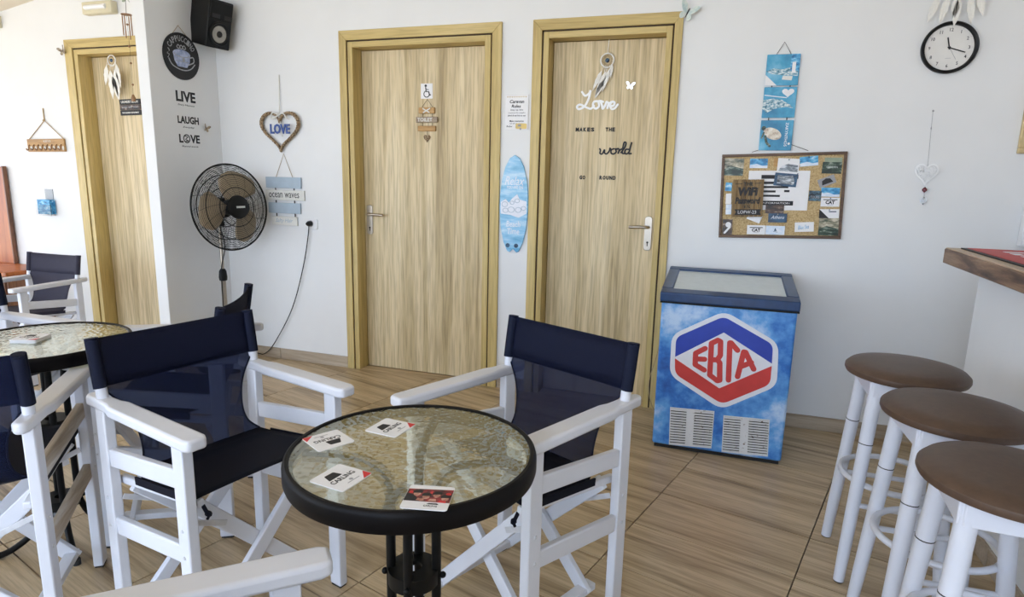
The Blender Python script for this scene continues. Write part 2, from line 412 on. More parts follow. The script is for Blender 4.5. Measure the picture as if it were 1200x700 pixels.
# ------------------------------------------------------------------ the setting
# floor of wood-look tiles, laid about fifteen degrees off the back wall
floor = MB().box(-5.2, 4.2, -5.6, .3, -.12, -.012).build('floor', M['grout'], smooth=False); tag(floor, kind='structure')
ANG = rad(-15.5); E1 = Vector((cos(ANG), sin(ANG))); E2 = Vector((-sin(ANG), cos(ANG)))
TL, TW, GAP = .5715, .286, .0045
def clip(poly, inside, inter):
    out = []
    for i in range(len(poly)):
        a, b = poly[i-1], poly[i]
        if inside(b):
            if not inside(a): out.append(inter(a, b))
            out.append(b)
        elif inside(a): out.append(inter(a, b))
    return out
def clipy(poly, y):
    return clip(poly, lambda p: p[1] <= y+1e-9, lambda a, b: (a[0]+(b[0]-a[0])*(y-a[1])/(b[1]-a[1]), y))
tile_mesh = None
for i in range(-11, 6):
    for j in range(-14, 9):
        cx_, cy_ = 2.046+TL*(i+.5), -.176-TW*(j+.5)+0
        o2 = E1*cx_+E2*cy_
        if not (-4.9 < o2.x < 3.6 and -3.9 < o2.y < .25): continue
        d = o2-Vector((2.0, -3.5)); dep = d.x*sin(YAW)+d.y*cos(YAW); lat = d.x*cos(YAW)-d.y*sin(YAW)
        if dep < -.1 or lat > .86*max(dep, 0)+.75 or lat < -1.12*max(dep, 0)-1.0: continue
        hx, hy = TL/2-GAP/2, TW/2-GAP/2
        pl = [tuple(o2+E1*a+E2*b) for a, b in ((-hx, -hy), (hx, -hy), (hx, hy), (-hx, hy))]
        lim = 0.0 if max(p[0] for p in pl) > -1.32 else -.18
        cp = clipy(pl, lim)
        if len(cp) < 3: continue
        if len(cp) == 4 and all(abs(a[0]-b[0])+abs(a[1]-b[1]) < 1e-6 for a, b in zip(sorted(cp), sorted(pl))):
            if tile_mesh is None:
                t = MB().box(-hx, hx, -hy, hy, -.012, 0).build('tile', M['tile'], floor, smooth=False); tile_mesh = t.data
            else:
                t = bpy.data.objects.new('tile', tile_mesh); C.objects.link(t); t.parent = floor
            t.location = (o2.x, o2.y, 0); t.rotation_euler = (0, 0, ANG)
        else:
            loc = [((Vector(p)-o2).dot(E1), (Vector(p)-o2).dot(E2)) for p in cp]
            t = MB().prism(loc, -.012, 0, 'z').build('tile', M['tile'], floor, smooth=False)
            t.location = (o2.x, o2.y, 0); t.rotation_euler = (0, 0, ANG)

# unseen paving, added beyond the open sides to bounce warm light onto the ceiling
M['terrace'] = plain('terrace_paving', (.60, .52, .40), .8, 0, .08, 2)
tag(MB().box(-16, 16, -20, -5.6, -.12, -.01).box(-16, -5.2, -5.6, 3, -.12, -.01).build('ground', M['terrace'], smooth=False), kind='structure')
# back wall with two door openings
w = MB()
w.box(-1.24, -.245, 0, .2, 0, 3.5); w.box(-.245, .690, 0, .2, 2.06, 3.5); w.box(.690, .987, 0, .2, 0, 3.5)
w.box(.987, 1.680, 0, .2, 2.06, 3.5); w.box(-.245, .690, .15, .2, 0, 2.06); w.box(.987, 1.680, .15, .2, 0, 2.06); w.box(1.680, 4.2, 0, .2, 0, 3.5)  # includes unseen panels behind the leaves, added to stop light leaking through
tag(w.build('wall_back', M['wall'], smooth=False), kind='structure')
w = MB().box(-1.325, -1.24, -.53, .2, 0, 3.1)
tag(w.build('wall_partition', M['wall'], smooth=False, bevel=.004), kind='structure')
w = MB()
w.box(-5.2, -2.265, -.18, .02, 0, 3.0); w.box(-2.265, -1.515, -.18, .02, 2.06, 3.0); w.box(-1.515, -1.325, -.18, .02, 0, 3.0); w.box(-2.265, -1.515, -.03, .02, 0, 2.06)  # last box is an unseen panel, added against light leaks around the leaf
tag(w.build('wall_left', M['wall'], smooth=False), kind='structure')
w = MB().box(4.2, 4.4, -5.6, .2, 0, 3.7); tag(w.build('wall_right', M['wall'], smooth=False), kind='structure')
w = MB().box(2.6, 4.2, -5.8, -5.6, 0, 3.5); tag(w.build('wall_front', M['wall'], smooth=False), kind='structure')  # unseen wall, added to keep light off the right-hand side
w = MB().prism([(-5.2, 1.97), (4.3, 3.49), (4.3, 3.65), (-5.2, 2.13)], -5.6, .2)
tag(w.build('ceiling', M['ceil'], smooth=False), kind='structure')
tag(MB().box(-3.3, -2.925, -.23, -.18, 2.225, 2.305).build('trim_1', M['beige'], smooth=False, bevel=.004), kind='structure')

# skirting of the same wood-look tile, cut in lengths
sk = structure('baseboard_back')
def skirt(parent, xs, y0, y1, h=.075):
    for a, b in zip(xs[:-1], xs[1:]):
        MB().box(a+.0015, b-.0015, y0, y1, 0, h).build('tile', M['skirt'], parent, smooth=False, bevel=.002)
skirt(sk, [-1.24, -.84, -.301], -.009, 0); skirt(sk, [.753, .929], -.009, 0); skirt(sk, [1.726, 2.12, 2.70, 3.27, 3.84, 4.2], -.009, 0)
sk2 = structure('baseboard_left'); skirt(sk2, [-5.1, -4.4, -3.8, -3.25, -2.65, -2.341], -.189, -.18)
sk3 = structure('baseboard_partition')
MB().box(-1.24, -1.231, -.53, -.009, 0, .075).build('tile', M['skirt'], sk3, smooth=False, bevel=.002)

LY = .09
def door(name, x0, x1, ci0, ci1, ji0, ji1, yw, handle, plate_x, lever_to):
    """x0..x1 outer casing, ci casing inner edge, ji jamb inner edge"""
    d = structure(name); ZT, ZC, ZJ = 2.12, 2.06, 2.022; rec = LY
    MB().box(x0, ci0-.003, yw-.014, yw, 0, ZT-.0).prism([(x0, ZT), (x0, ZT), (x0, ZT)], yw, yw) if 0 else None
    b = MB(); b.prism([(x0, 0), (ci0-.004, 0), (ci0-.004, ZC+.004), (x0, ZT)], yw-.014, yw-.0005); b.build('casing', M['casing'], d, smooth=False, bevel=.002)
    b = MB(); b.prism([(x1, 0), (ci1+.004, 0), (ci1+.004, ZC+.004), (x1, ZT)], yw-.014, yw-.0005); b.build('casing', M['casing'], d, smooth=False, bevel=.002)
    b = MB(); b.prism([(x0+.001, ZT), (ci0-.004, ZC+.004), (ci1+.004, ZC+.004), (x1-.001, ZT)], yw-.014, yw-.0005); b.build('casing', M['casing_h'], d, smooth=False, bevel=.002)
    MB().box(ci0+.005, ji0, yw-.010, yw+.14, 0, ZC-.005).build('jamb', M['casing'], d, smooth=False, bevel=.002)
    MB().box(ji1, ci1-.005, yw-.010, yw+.14, 0, ZC-.005).build('jamb', M['casing'], d, smooth=False, bevel=.002)
    MB().box(ji0, ji1, yw-.010, yw+.14, ZJ, ZC-.005).build('jamb', M['casing_h'], d, smooth=False, bevel=.002)
    for a, b_, c, e in ((ci0-.0045, ci0+.0055, 0, ZC+.004), (ci1-.0055, ci1+.0045, 0, ZC+.004), (ci0-.0045, ci1+.0045, ZC-.006, ZC+.0045)):
        MB().box(a, b_, yw-.0035, yw-.0002, c, e).build('groove', M['groove'], d, smooth=False)  # dark strip set in the casing gap, standing in for its shade
    lf = MB().box(ji0+.003, ji1-.003, yw+rec, yw+rec+.04, .004, ZJ-.004).build('leaf', M['door'], d, smooth=False, bevel=.002)
    MB().box(ci0+.005, ci1-.005, yw, yw+.14, -.012, -.0005).build('threshold', M['tile'], d, smooth=False)
    if handle:
        y = yw+rec
        hp = MB().prism(rrect(plate_x, .985, .042, .19, .016), y-.006, y).build('handle_plate', M['steel'], d, bevel=.002)
        MB().prism(disc(plate_x, .935, .006, 10)+[], y-.0075, y-.004).prism(rrect(plate_x, .924, .005, .02, .002), y-.0075, y-.004).build('keyhole', M['dark'], hp)
        s = 1 if lever_to > plate_x else -1
        MB().tube(crom([(plate_x, y, 1.021), (plate_x, y-.03, 1.021), (plate_x+s*.012, y-.042, 1.021), (plate_x+s*.05, y-.045, 1.022), (lever_to, y-.04, 1.019)], 5), .0085, 10).build('handle', M['steel'], d)
    return d
door('door_2', -.299, .751, -.245, .690, -.208, .650, 0, True, -.168, -.052)
door('door_3', .931, 1.724, .987, 1.680, 1.022, 1.645, 0, True, 1.604, 1.502)
door('door_1', -2.339, -1.441, -2.265, -1.515, -2.228, -1.552, -.18, False, 0, 0)

# ------------------------------------------------------------------ director's chairs
CW, CD = .229, .193         # half spacing of the legs sideways and fore-aft
def make_chair(label, group, white, rails, sling_b, sling_s, band):
    t = thing('director_chair', label, 'chair', group=group)
    for sx in (-1, 1):
        x = sx*CW
        for sy in (-1, 1):
            b = MB(); b.box(x-.0145, x+.0145, sy*CD-.024, sy*CD+.024, .006, .643)
            lg = b.build('leg', white, t, bevel=.004)
            MB().box(x-.012, x+.012, sy*CD-.02, sy*CD+.02, 0, .0065).build('foot_pad', M['rubber'], lg, smooth=False)
            for z in ((.385 if sy > 0 else .418), .30 if sy > 0 else .345):
                MB().lathe([(0, 0), (.005, 0), (.004, .003), (0, .0035)], 8, Matrix.Translation((x+sx*.0145, sy*CD, z)) @ Matrix.Rotation(sx*PI/2, 4, 'Y')).build('bolt', M['zinc'], lg)
        # flat armrest: slim round neck at the back, broad rounded front
        o = [(-.020, CD+.055), (-.010, CD+.073), (.010, CD+.073), (.020, CD+.055), (.022, CD-.055), (.030, CD-.085),
             (.030, -CD-.055), (.022, -CD-.074), (-.022, -CD-.074), (-.030, -CD-.055), (-.030, CD-.085), (-.022, CD-.055)]
        MB().prism([(x+a, c) for a, c in o], .643, .673, 'z').build('armrest', white, t, bevel=.008, seg=3)
        MB().bar((x, CD-.022, .506), (x, -CD+.022, .546), .02, .05).build('side_rail', rails, t, bevel=.004)
        MB().bar((x, CD-.022, .302), (x, -CD+.022, .344), .02, .05).build('side_rail', rails, t, bevel=.004)
        xs = sx*(CW-.03)
        MB().bar((xs, CD+.005, .424), (xs, -CD-.012, .476), .02, .022).build('seat_rail', white, t, bevel=.004)
        MB().bar((sx*(CW-.062), -CD+.03, .075), (sx*(CW-.062), CD-.03, .075), .036, .022).build('foot_rail', rails, t, bevel=.003)
        for sy in (-1, 1):
            dy = .045 if sx > 0 else .065
            zt = .462 if sy < 0 else .428
            MB().bar((sx*(CW-.03), sy*(CD-dy), zt), (-sx*(CW-.05), sy*(CD-dy), .062), .018, .042, (0, 1, 0) if 0 else (0, 0, 1)).build('cross_brace', white, t, bevel=.003)
            zb = .385 if sy > 0 else .418
            MB().bar((x-sx*.012, sy*(CD-.028), zb), (sx*.11, sy*(CD-.034), zb-.052), .003, .016).build('hinge', M['zinc'], t, bevel=.001)
        MB().tube([(x, CD, .66), (x+sx*.002, CD+.012, .75), (x+sx*.003, CD+.026, .828)], .0145, 12).build('back_post', white, t)
    prof = [(CD+.026, .834, .232), (CD+.019, .79, .232), (CD+.011, .74, .232), (CD+.005, .702, .231), (CD-.003, .672, .207), (CD-.012, .635, .182),
            (CD-.022, .59, .165), (CD-.035, .535, .158), (CD-.052, .494, .164), (CD-.078, .468, .186), (CD-.115, .460, .204),
            (.03, .465, .211), (-.05, .475, .212), (-.12, .484, .212), (-CD+.01, .493, .212), (-CD-.014, .495, .211)]
    def sheet(rows, n=14, off=0, front=None):
        b = MB(); V = []
        for k, (y, z, hw) in enumerate(rows):
            seatness = min(1, max(0, (.51-z)/.045)) if k > 7 else 0
            for i in range(n+1):
                s = 2*i/n-1; bow = (1-s*s)
                V.append((hw*s, y+(1-seatness)*.02*bow-off, z-seatness*.022*bow-(0 if seatness else .006*bow)))
        Fs = [(k*(n+1)+i, k*(n+1)+i+1, (k+1)*(n+1)+i+1, (k+1)*(n+1)+i) for k in range(len(rows)-1) for i in range(n)]
        return b.add(V, Fs)
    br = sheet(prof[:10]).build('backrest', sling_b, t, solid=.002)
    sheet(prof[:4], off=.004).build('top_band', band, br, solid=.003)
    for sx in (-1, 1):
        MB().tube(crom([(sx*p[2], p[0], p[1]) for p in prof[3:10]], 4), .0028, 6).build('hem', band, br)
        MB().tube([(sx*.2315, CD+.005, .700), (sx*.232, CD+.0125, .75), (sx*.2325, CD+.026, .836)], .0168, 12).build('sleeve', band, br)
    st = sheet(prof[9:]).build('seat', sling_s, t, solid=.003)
    for sx in (-1, 1):
        MB().bar((sx*.2115, CD-.10, .452), (sx*.2125, -CD-.013, .487), .005, .022).build('seat_edge', sling_s, st)
        MB().tube(crom([(sx*.195, -CD-.012, .470), (sx*.19, -CD-.018, .452), (sx*.183, -CD-.016, .440), (sx*.186, -CD-.012, .428)], 3), [.005]*4+[.008]*3+[.004]*3, 6).build('cord_knot', sling_s, st)
    return t
chairs_g = 'director chairs around the tables'
chA = make_chair('white director chair with navy mesh back seen from behind, between the two round tables', chairs_g, M['white'], M['white'], M['mesh'], M['meshseat'], M['meshband'])
chA.location = (.691, -2.141, 0); chA.rotation_euler.z = 1.304
def place(label, x, y, th):
    c = copy_tree(chA); c['label'] = label; c.location = (x, y, 0); c.rotation_euler.z = th; return c
place('white director chair with navy back standing right of the near glass table', 1.49, -1.869, -.435)
chC = place('white director chair with bare worn side rails, cut by the left edge', .082, -2.446, 3.79)
for c in kids(chC):
    if c.name.split('.')[0] == 'side_rail':
        c.data = c.data.copy(); c.data.materials[0] = M['worn']
chD = place('white director chair with faded grey fabric against the wall beside the far left door', -1.998, -.858, .031); chD.scale = (.882,)*3
for c in kids(chD):
    if c.name.split('.')[0] in ('backrest', 'seat'):
        c.data = c.data.copy(); c.data.materials[0] = M['meshgrey']
        for g in kids(c): g.data = g.data.copy(); g.data.materials[0] = M['meshgrey']
place('nearest white director chair, only a rounded armrest tip showing at the bottom edge', 1.395, -3.052, 2.32)
place('white director chair mostly out of view behind the far table, one white arm showing', -.67, -1.945, 1.55)
place('white director chair turned edge-on below the pedestal fan, its navy back a dark sliver', .134, -1.775, -1.046)

# ------------------------------------------------------------------ round glass tables
def make_table(label):
    t = thing('bistro_table', label, 'table', group='round glass cafe tables')
    b = MB(); b.lathe([(.240, .695), (.246, .682), (.252, .679), (.258, .682), (.2605, .690), (.2605, .714), (.258, .722), (.254, .725), (.248, .7245), (.246, .722), (.246, .716), (.240, .714), (.240, .695)], 96, None, False)
    b.build('rim', M['blackrim'], t)
    gt = MB().lathe([(0, .7145), (.2455, .7145), (.2458, .7215), (0, .7215)], 96).build('glass_top', M['glass'], t)
    gt.data.materials.append(crm0)
    for p in gt.data.polygons:      # hammered relief on the upper face, smooth clear underside
        if sum(gt.data.vertices[v].co.z for v in p.vertices)/len(p.vertices) < .7213: p.material_index = 1
    for k in range(4):
        a = rad(104+90*k); d = Vector((cos(a), sin(a), 0))
        pts = [(.20, .012), (.15, .018), (.085, .06), (.055, .13), (.05, .2), (.05, .5), (.05, .60), (.062, .645), (.10, .677), (.16, .69), (.236, .69)]
        b = MB()
        P = crom([tuple(d*r)+() if 0 else (d.x*r, d.y*r, z) for r, z in pts], 4)
        b.tube(P, .0105, 10); b.build('leg', M['black'], t)
        MB().lathe([(.012, 0), (.012, .02), (.006, .024)], 12, Matrix.Translation((d.x*.20, d.y*.20, 0))).build('foot_cap', M['rubber'], t)
    for z in (.445, .16):
        cb = MB(); cb.lathe([(.018, z-.004), (.044, z-.004), (.0535, z-.03), (.0555, z-.03), (.0555, z+.004), (.018, z+.004), (.018, z-.004)], 32, None, False)
        co = cb.build('collar', M['black'], t)
        for k in range(4):
            a = rad(104+90*k); MB().ball((.064*cos(a), .064*sin(a), z-.012), .0075).build('bolt', M['black'], co)
    return t
T1 = make_table('round hammered glass table with black rim, nearest, carrying four separate coasters')
T1.location = (1.425, -2.394, 0)
T2 = copy_tree(T1); T2['label'] = 'round glass table further left carrying one stack of coasters'; T2.location = (-.099, -2.088, 0); T2.rotation_euler.z = rad(-42)

def coaster(label, x, y, z, ang, photo_side=False, group=None):
    t = thing('coaster', label, 'coaster', (x, y, z), ang, group)
    MB().prism(rrect(0, 0, .083, .083, .006), 0, .0016, 'z').build('card', M['paper'], t)
    if not photo_side:
        MB().prism(rpoly([(-.024, .006), (.010, .006), (.007, .026), (-.016, .027)], .0025), .0016, .0020, 'z').build('cap_mark', M['ink'], t)
        text('lettering', 'CARLING', .060, .0125, M['ink'], t, (0, -.004, .0016), 'xy', 0, .012, .0, .0004)
        MB().prism(disc(.004, -.021, .0042, 12), .0016, .002, 'z').build('emblem', M['grey'], t)
        MB().prism([(.040, -.040), (.040, -.018), (.018, -.040)], .0016, .002, 'z').build('corner_mark', M['red'], t)
        MB().prism([(-.012, -.028), (.02, -.028), (.02, -.0265), (-.012, -.0265)], .0016, .002, 'z').build('small_print', M['grey'], t)
    else:
        MB().prism([(-.041, -.016), (.041, -.016), (.041, .030), (-.041, .026)], .0016, .0019, 'z').build('picture', M['maroon'], t)
        MB().prism([(-.041, -.016), (-.012, -.016), (-.026, .006), (-.041, .010)], .0017, .00195, 'z').build('dark_shoulder', M['ink'], t)
        for n_, (cx, cy) in enumerate(((-.022, .010), (-.004, .001), (.014, .008), (.031, -.002))):
            MB().prism(disc(cx, cy, .0065, 14, .0085), .0018, .0021, 'z').build('face', M['skin'], t)
            MB().prism([(cx-.008, cy+.001), (cx+.008, cy+.003), (cx+.009, cy+.009), (cx+.004, cy+.0135), (cx-.005, cy+.013), (cx-.009, cy+.008)], .0019, .0022, 'z').build('hair', M['ink'], t)
        for cx, cy in ((-.012, -.010), (.010, -.010), (.028, -.013)):
            MB().prism([(cx-.008, cy-.003), (cx+.007, cy-.004), (cx+.005, cy+.005), (cx-.005, cy+.004)], .0018, .0021, 'z').build('clothing', M['red' if cx > .02 else 'skin'], t)
        q = MB()
        for cx, cy, r in ((.034, .014, .005), (-.034, .014, .004), (.004, .016, .004)): q.prism(disc(cx, cy, r, 12), .0019, .0022, 'z')
        q.build('red_patches', M['red'], t)
        MB().prism(rpoly([(.002, -.024), (.024, -.024), (.020, -.020), (.006, -.0205)], .001), .0016, .002, 'z').build('cap_mark', M['ink'], t)
        text('lettering', 'CARLING', .024, .005, M['ink'], t, (.010, -.0295, .0016), 'xy', 0, .01, 0, .0004)
    return t
GZ = .7217
coaster('white coaster with its lettering upside down, at the left of the near table', 1.237, -2.421, GZ, rad(241))
coaster('white coaster lying furthest back on the near table by the far rim', 1.326, -2.311, GZ, rad(84))
coaster('plain white lettered coaster lying nearest the camera on the near table', 1.358, -2.556, GZ, rad(82))
coaster('photo coaster with dark picture of people overlapping the near table rim', 1.548, -2.572, .7256, rad(13), True)
for k in range(6):
    if k < 5:
        o = MB().prism(rrect(0, 0, .083, .083, .006), 0, .0017, 'z').build('coaster', M['paper'])
        tag(o, 'coaster edge under the printed top one of the stack, left table', 'coaster', 'coaster stack on the left table')
        o.location = (-.130+.002*(k % 2), -2.100+.0015*(k % 3), GZ+.0019*k); o.rotation_euler.z = rad(20+3*(k % 3))
coaster('printed coaster on top of the stack on the further left table', -.130, -2.100, GZ+.0019*5, rad(24), False, 'coaster stack on the left table')

# ------------------------------------------------------------------ bar stools and bar
def make_stool(label):
    t = thing('bar_stool', label, 'stool', group='brown topped bar stools along the counter')
    R = .176
    MB().lathe([(0, .680), (R-.02, .680), (R-.004, .684), (R, .692), (R-.001, .702), (R-.012, .713), (R-.045, .720), (.08, .723), (0, .724)], 56).build('seat', M['leather'], t)
    a = MB(); w = .112
    for s in (-1, 1):
        a.box(-w, w, s*w-.009, s*w+.009, .632, .680); a.box(s*w-.009, s*w+.009, -w, w, .632, .680)
    a.build('apron', M['stoolwhite'], t, bevel=.003)
    for sx in (-1, 1):
        for sy in (-1, 1):
            top = Vector((sx*.098, sy*.098, .678)); bot = Vector((sx*.142, sy*.142, .004))
            b = MB(); P = [bot.lerp(top, k/6) for k in range(7)]
            b.tube(P, [.0165, .0185, .0195, .020, .0205, .021, .021], 16)
            lg = b.build('leg', M['stoolwhite'], t)
            q = bot.lerp(top, .70); q2 = bot.lerp(top, .704)
            MB().tube([q, q2], .0212, 16).build('joint_ring', M['dark'], lg)
            MB().tube([bot-Vector((0, 0, .004)), bot+Vector((0, 0, .003))], .0145, 12).build('foot_cap', M['rubber'], lg)
    b = MB(); b.tube([(.150*cos(2*PI*k/40), .150*sin(2*PI*k/40), .335) for k in range(40)], .0095, 10, True)
    b.build('footrest_ring', M['stoolwhite'], t)
    for s in (-1, 1): MB().tube([(-.128, s*.128, .27), (.128, s*.128, .27)], .0085, 10).build('stretcher', M['stoolwhite'], t)
    return t
s1 = make_stool('brown round seated white bar stool furthest back, nearest the wall'); s1.location = (2.600, -1.245, 0)
for lab, x, y, rz in (('brown round seated white bar stool in the middle of the three', 2.628, -1.628, .04), ('brown round seated white bar stool nearest the camera', 2.617, -2.033, -.06)):
    c = copy_tree(s1); c['label'] = lab; c.location = (x, y, 0); c.rotation_euler.z = rz

bar = thing('bar_counter', 'white bar counter with thick rustic wooden top at the right edge', 'counter', (2.83, -.63, 0))
MB().box(0, .75, -2.9, 0, .99, 1.046).build('edge_slab', M['counterwood'], bar, bevel=.003)
MB().box(.003, .75, -2.9, -.003, 1.0462, 1.0500).build('counter_top', M['countertrim'], bar, smooth=False, bevel=.0015)
cb = MB().box(.13, .30, -2.9, -.0, 0, .99).build('base', M['wall'], bar, smooth=False)
for a, b_ in ((-.5, -.002), (-1.07, -.502), (-1.65, -1.072), (-2.2, -1.652)):
    MB().box(.121, .13, a, b_-.002, 0, .075).build('tile', M['skirt'], cb, smooth=False, bevel=.002)
mt = thing('bar_mat', 'red bar runner with black edge and white lettering lying on the counter', 'bar mat', (2.875, -.66, 1.0501))
MB().box(0, .30, -1.2, 0, 0, .004).build('border', M['ink'], mt, smooth=False)
MB().box(.018, .282, -1.182, -.008, .004, .0052).build('red_field', M['matred'], mt, smooth=False)
q = MB()   # illegible white lettering seen almost edge-on: separate bold strokes
for k, (x0, y0, dx, dy) in enumerate([(.10, -.10, .10, .030), (.10, -.16, .03, .05), (.16, -.17, .03, .06), (.10, -.25, .10, .03), (.10, -.33, .03, .05), (.16, -.34, .05, .03), (.10, -.42, .11, .03), (.10, -.50, .11, .03), (.10, -.58, .03, .06), (.18, -.58, .03, .06)]):
    q.box(x0, x0+dx, y0-dy, y0, .0052, .0058)
q.build('lettering', M['logowhite'], mt, smooth=False)

# ------------------------------------------------------------------ ice cream chest freezer
FX0, FX1, FY0, FY1 = 1.757, 2.343, -.535, -.045
fz = thing('chest_freezer', 'blue airbrushed ice cream chest freezer with red and blue hexagon emblem', 'freezer')
MB().box(FX0, FX1, FY0, FY1, .018, .738).build('body', M['freezer'], fz, bevel=.012, seg=3)
MB().box(FX0+.01, FX1-.01, FY0+.012, FY1-.01, 0, .02).build('plinth', M['dark'], fz, smooth=False)
lid = MB()
def slopebox(x0, x1, y0, y1, za0, za1, zb0, zb1):   # z range at y0 and at y1
    return ([(x0, y0, za0), (x1, y0, za0), (x1, y0, za1), (x0, y0, za1), (x0, y1, zb0), (x1, y1, zb0), (x1, y1, zb1), (x0, y1, zb1)],
            [(0, 1, 2, 3), (5, 4, 7, 6), (4, 0, 3, 7), (1, 5, 6, 2), (3, 2, 6, 7), (4, 5, 1, 0)])
lid.add(*slopebox(FX0-.008, FX1+.008, FY0-.012, FY0+.055, .728, .772, .728, .784))
lid.add(*slopebox(FX0-.008, FX1+.008, FY1-.05, FY1+.003, .738, .822, .738, .83))
for x0, x1 in ((FX0-.008, FX0+.045), (FX1-.045, FX1+.008)): lid.add(*slopebox(x0, x1, FY0+.0545, FY1-.0495, .732, .784, .734, .822))
lf_ = lid.build('lid_frame', M['freezerframe'], fz, bevel=.006, seg=3)
g = MB(); g.add(*slopebox(FX0+.044, FX1-.044, FY0+.054, FY1-.048, .770, .776, .808, .814)); g.build('lid_glass', M['lidglass'], lf_, smooth=False)
MB().box(FX0-.006, FX1+.006, FY0-.014, FY0-.002, .722, .730).build('lid_trim', M['blackplastic'], lf_, smooth=False)
HW = [(2.0393, .7049), (2.279, .5786), (2.2906, .3788), (2.062, .2349), (1.817, .3731), (1.8136, .5702)]
HB = [(2.0375, .6792), (2.2563, .5702), (2.26, .4819), (2.0437, .6043), (1.8368, .4649), (1.8343, .5599)]
HR = [(1.8365, .4576), (2.0456, .3368), (2.2603, .4708), (2.2616, .3837), (2.0639, .2622), (1.8418, .3817)]
y0 = FY0
em = MB().prism(rpoly(HW, .045, 6), y0-.0015, y0+.002).build('emblem', M['logowhite'], fz, smooth=False)
def part_round(poly, idx, r):
    out = []; m = len(poly)
    for i in range(m):
        if i in idx:
            a, b, c = Vector(poly[i-1]), Vector(poly[i]), Vector(poly[(i+1) % m]); p = b+(a-b).normalized()*r; q_ = b+(c-b).normalized()*r
            out += [tuple(p*(1-t)**2+b*2*t*(1-t)+q_*t*t) for t in (0, .2, .4, .6, .8, 1)]
        else: out.append(poly[i])
    return out
MB().prism(part_round(HB, (0, 1, 5), .028), y0-.0023, y0-.0012).build('blue_chevron', M['logoblue'], em, smooth=False)
MB().prism(part_round(HR, (3, 4, 5), .03), y0-.0023, y0-.0012).build('red_chevron', M['logored'], em, smooth=False)
LW = .031
for paths in ([[(1.9683, .5205), (1.9279, .4931), (1.9296, .4382), (1.9723, .4166)], [(1.9291, .4657), (1.9699, .4687)]],
              [[(1.9941, .548), (2.0209, .5657), (2.0333, .5600), (2.0374, .4958), (2.0264, .4726), (2.038, .4591), (2.044, .3758), (2.034, .372), (1.9985, .3958), (1.9941, .548)], [(1.9976, .4693), (2.028, .4728)]],
              [[(2.0822, .3816), (2.0737, .559), (2.0793, .5588), (2.1096, .5275)]],
              [[(2.1203, .4032), (2.1368, .5228), (2.1447, .5219), (2.1858, .4471)], [(2.1303, .4526), (2.173, .4768)]]):
    q = MB()
    for p in paths:
        for a, b_ in zip(p[:-1], p[1:]): q.ribbon([a, b_], LW*.78, y0-.0023, y0-.0012)
    q.build('letter', M['logored'], em, smooth=False)
for V4 in ([(1.831, .2138), (2.0338, .2224), (2.0344, .0362), (1.8381, .0232)], [(2.0747, .208), (2.2757, .2162), (2.2843, .037), (2.0811, .0263)]):
    vp = MB().prism(V4, y0-.003, y0+.001).build('vent_panel', M['vent'], fz, smooth=False)
    tl, tr, br_, bl = [Vector(p) for p in V4]; q = MB(); dk = MB()
    def vb(u, v): return tl*(1-u)*(1-v)+tr*u*(1-v)+br_*u*v+bl*(1-u)*v
    for u0_, u1_ in ((.02, .38), (.56, .98)):
        P = [vb(u0_, .03), vb(u1_, .03), vb(u1_, .97), vb(u0_, .97)]
        dk.prism([tuple(p) for p in P], y0-.0034, y0-.0028)
        for k in range(14):
            v = .05+.9*k/13; q.prism([tuple(vb(u0_, v-.018)), tuple(vb(u1_, v-.018)), tuple(vb(u1_, v+.020)), tuple(vb(u0_, v+.020))], y0-.008, y0-.003)
    dk.build('vent_slots', M['dark'], vp, smooth=False); q.build('slats', M['vent'], vp, smooth=False)
MB().tube(crom([(FX0-.004, -.10, .70), (FX0-.012, -.16, .52), (FX0-.035, -.22, .36), (FX0-.06, -.25, .24), (FX0-.05, -.22, .12), (FX0-.02, -.12, .02), (FX0+.01, -.06, .012)], 6), .0022, 6).build('power_cord', M['rope'], fz)

# ------------------------------------------------------------------ pedestal fan
fan = thing('pedestal_fan', 'black pedestal fan with round wire cage and tan blades in the corner', 'fan', (-1.040, -.278, 0), 1.37)
MB().lathe([(.185, 0), (.19, .012), (.17, .03), (.06, .045), (.03, .07), (.022, .075)], 40).build('base', M['blackplastic'], fan)
MB().tube([(0, 0, .06), (0, 0, .62)], .0155, 14).build('lower_pole', M['steel'], fan)
MB().lathe([(.016, .575), (.024, .58), (.026, .60), (.022, .64), (.013, .655)], 20).build('collar', M['blackplastic'], fan)
MB().tube([(0, 0, .64), (0, 0, .96)], .010, 12).build('upper_pole', M['steel'], fan)
HC = Vector((0, -.12, 1.052)); RX = Matrix.Translation(HC) @ Matrix.Rotation(rad(-4), 4, 'X')
mo = MB(); mo.lathe([(0, -.09), (.035, -.12), (.058, -.10), (.066, -.02), (.06, .04), (.03, .05)], 24, RX @ Matrix.Translation((0, .09, 0)) @ Matrix.Rotation(PI/2, 4, 'X'))
mo.tube([(0, -.02, .93), (0, -.01, .97), (0, .0, 1.0), (0, -.03, 1.03)], .02, 12)
mo.build('motor_housing', M['blackplastic'], fan)
RC = .265
def dome(r, depth): return depth*math.sqrt(max(0, 1-(r/RC)**2))*1.0
